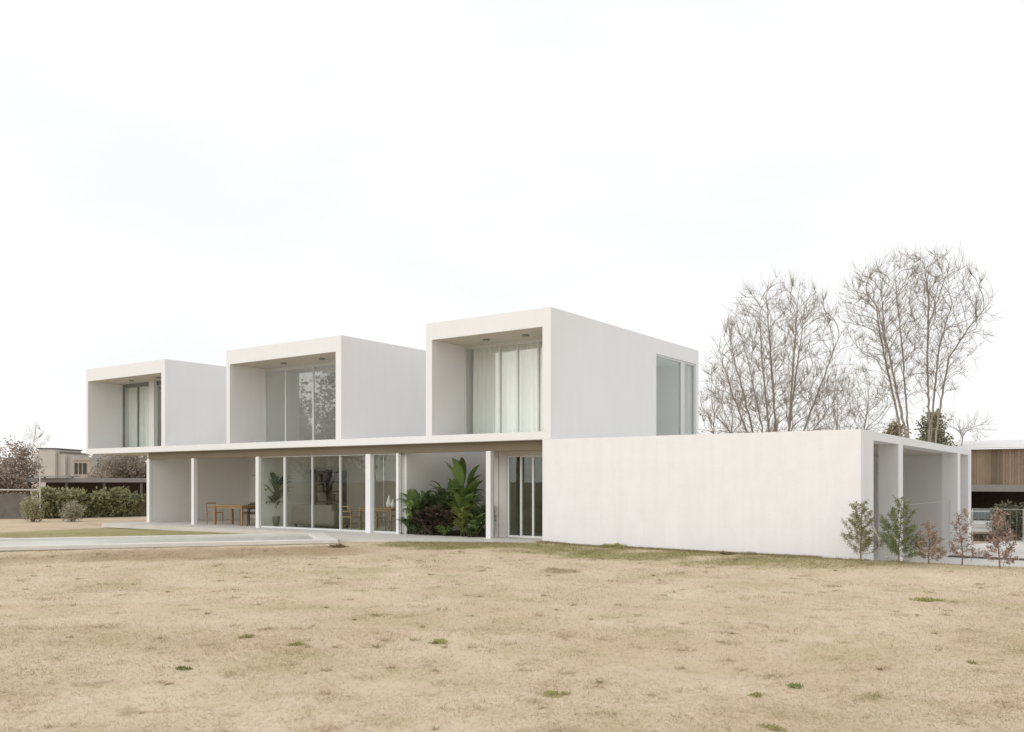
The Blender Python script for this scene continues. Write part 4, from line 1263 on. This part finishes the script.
# ------------------------------------------------------------------ trees across the garden, mirrored in the panes
for i, (x, y, h, lb) in enumerate(((-66,-42,13,'big tree across the garden, mirrored in the middle box window'), (-57,-44,15,'tallest tree across the garden, mirrored in the panes'), (-56,-34,12,'tree across the garden nearest the pool end'))):
    leafy_tree(lb, (x, y, -.2), h, h*.36, 100+i, M_SHRUB, 9000, .22, .12, name='garden_tree', group='trees across the garden')

# ------------------------------------------------------------------ weeds and dry grass
def on_paving(x, y):
    q = (x-P_N1.x)*PP.x + (y-P_N1.y)*PP.y; al = (x-P_N1.x)*PD.x + (y-P_N1.y)*PD.y
    pool_ = (q > -.02) & (q < POOL_W+.02) & (al < .03)
    # terrace front edge, as a polyline
    ex = np.interp(x, [-19.7,-11.5,-8.0,-5.75,-4.5,-1.5,-0.27], [-1.25,-0.7,-0.8,-2.45,-1.95,-0.85,-0.5])
    ter = (x > -19.72) & (x < -.25) & (y > ex-.02)
    wall = (x >= -.3) & (x < 7.95) & (y > -.01)
    return pool_ | ter | wall | ((x >= 7.9) & (y > -.05))

NB = 520000
rng = np.random.default_rng(5)
dd = 4.6*(30/4.6)**rng.uniform(0,1,NB)                 # log spaced: even density on the picture
rr_ = rng.uniform(-.80,.80,NB)*dd
bx_ = CAM[0]+rr_*cs+dd*sn; by_ = CAM[1]-rr_*sn+dd*cs
keep = ~on_paving(bx_, by_)
# patchy: fewer blades on worn soil
keep &= rng.uniform(0,1,NB) < np.clip(.62+.5*wob(bx_, by_, 1.7)+.25*wob(by_, bx_, 5), .12, 1)
bx_, by_, dd = bx_[keep], by_[keep], dd[keep]
# scattered tussocks: tight clusters of longer blades
NT = 850
td = 5*(27/5)**rng.uniform(0,1,NT); tr_ = rng.uniform(-.8,.8,NT)*td
tx, ty = CAM[0]+tr_*cs+td*sn, CAM[1]-tr_*sn+td*cs
tsz = rng.gamma(2.0, .05, NT)
per = 46
cx_ = np.repeat(tx, per)+rng.normal(0,1,NT*per)*np.repeat(tsz, per); cy_ = np.repeat(ty, per)+rng.normal(0,1,NT*per)*np.repeat(tsz, per)
tint = np.repeat(rng.choice([0., .25, .55, .9], NT, p=[.42,.26,.22,.10]), per); dark = np.repeat(rng.uniform(0,.6,NT), per)
# a ragged fringe at the foot of the white wall and in the green turf
NW = 16000
wx = rng.uniform(-.3, 8.2, NW); wy = -.02-rng.gamma(1.3, .09, NW)
NG = 60000
gx_ = rng.uniform(-7, 9, NG); gy_ = rng.uniform(-4.2, -.1, NG); kk = green_mask(gx_, gy_) > rng.uniform(.15, 1, NG); gx_, gy_ = gx_[kk], gy_[kk]
k0 = len(bx_)
ex_x, ex_y = np.concatenate([cx_, wx, gx_]), np.concatenate([cy_, wy, gy_])
ex_t = np.concatenate([tint, np.clip(rng.normal(.5,.3,NW),0,1), rng.uniform(.5,1,len(gx_))]); ex_s = np.concatenate([dark, rng.uniform(0,.7,NW), np.zeros(len(gx_))])
ok = ~on_paving(ex_x, ex_y)
ex_x, ex_y, ex_t, ex_s = ex_x[ok], ex_y[ok], ex_t[ok], ex_s[ok]
bx_, by_ = np.concatenate([bx_, ex_x]), np.concatenate([by_, ex_y])
dd = (bx_-CAM[0])*sn+(by_-CAM[1])*cs
n = len(bx_)
bz_ = zg(bx_, by_)
sc_ = np.clip(dd/7, .8, 2.6)
hgt = rng.uniform(.005,.018,n)*np.sqrt(sc_)*(1+.5*(wob(bx_, by_, 4)>.45))
hgt[k0:] *= np.where(ex_y > -.6, 1.5, 1.25)*rng.uniform(.5,1.6,n-k0)
wid = rng.uniform(.0016,.004,n)*sc_
az = rng.uniform(0,6.283,n); hgt *= np.where(dd < 11, 1.5, 1.0); lean = rng.uniform(.7,3.2,n)*hgt
P = np.stack([bx_,by_,bz_-.003],-1)
side = np.stack([-np.sin(az),np.cos(az),np.zeros(n)],-1)*wid[:,None]
tip = P+np.stack([np.cos(az)*lean,np.sin(az)*lean,hgt],-1)
V = np.stack([P-side,P+side,tip],1).reshape(-1,3)
gr = raw('dry_grass', V, np.arange(3*n).reshape(-1,3), lawn_material('dry_grass_blades', True))
ga = gr.data.attributes.new('green','FLOAT','POINT'); ga.data.foreach_set('value', np.repeat(np.concatenate([green_mask(bx_[:k0],by_[:k0]), ex_t]),3).astype(np.float32))
ga = gr.data.attributes.new('soil','FLOAT','POINT'); ga.data.foreach_set('value', np.repeat(np.concatenate([soil_mask(bx_[:k0],by_[:k0]), ex_s]),3).astype(np.float32))
struct(gr, 'stuff')

M_WEED = leafmat('weed_leaf', (.24,.29,.12), .45, .25)
M_WEED2 = leafmat('yellowing_weed_leaf', (.40,.38,.16), .35, .25)
def weed(label, px, py, wpx, hpx, seed, m=M_WEED, n=260):
    p = at(px, py, -.16); p.z = float(zg(p.x,p.y)); d = depth(p.x,p.y)
    rad = wpx*.5*d/F_PX; h = hpx*d/F_PX
    rng = np.random.default_rng(seed)
    Q = np.clip(rng.normal(0,1,(n,3)),-1.7,1.7)*np.array([rad*.5,rad*.42,0]); Cc = rng.normal(0,1,(5,3))*np.array([rad*.42,rad*.4,0]); Q = Q*.55+Cc[rng.integers(0,5,n)]; Q[:,2] = rng.uniform(0,.35,n)*h*np.exp(-(Q[:,0]**2+Q[:,1]**2)/(rad*rad))
    V, Fc = leaf_cloud(Q+np.array([p.x,p.y,p.z]), .010*d/8, rng, 2.2, .35)
    tag(raw('weed_tuft', V, Fc, m), label, 'weed', 'green weeds in the dry lawn')
weed('bright green weed low on the right of the lawn, the most vivid one', 795, 685, 17, 5, 1, n=300)
weed('yellow green weed just left below the most vivid green weed', 758, 694, 15, 5, 2, M_WEED2)
weed('wide flat yellow green weed patch in the lower middle of the lawn', 553, 693, 30, 5, 3, M_WEED2, 420)
weed('small bright green weed left of centre in the lower lawn', 184, 667, 15, 4, 4)
weed('yellow green weed patch right of the small bright one, left half of the lawn', 298, 643, 19, 5, 5, M_WEED2)
weed('pale green weed patch above the others at the lawn middle left', 246, 636, 16, 4, 6, M_WEED2)
weed('dry yellowish weed patch in the middle of the lawn', 438, 640, 26, 5, 7, M_WEED2, 380)
weed('faint green weed near the right edge of the lawn', 972, 662, 11, 3, 8, M_WEED2, 160)
weed('tall scruffy weed growing at the foot of the white wall', 612, 552, 26, 9, 9, M_WEED2, 420)
weed('dark weed clump at the wall foot halfway to the corner', 724, 559, 14, 6, 10, leafmat('dull_weed', (.27,.21,.12), .4, .2), 260)
weed('brown grass clump beside the pool end', 338, 551, 18, 4, 17, leafmat('dull_weed', (.27,.21,.12), .4, .2), 420)
weed('yellow green weed strip in front of the young trees', 932, 600, 26, 4, 25, M_WEED2, 700)
weed('green weed at the bottom edge of the lawn near the middle right', 776, 727, 28, 5, 13, M_WEED2, 340)
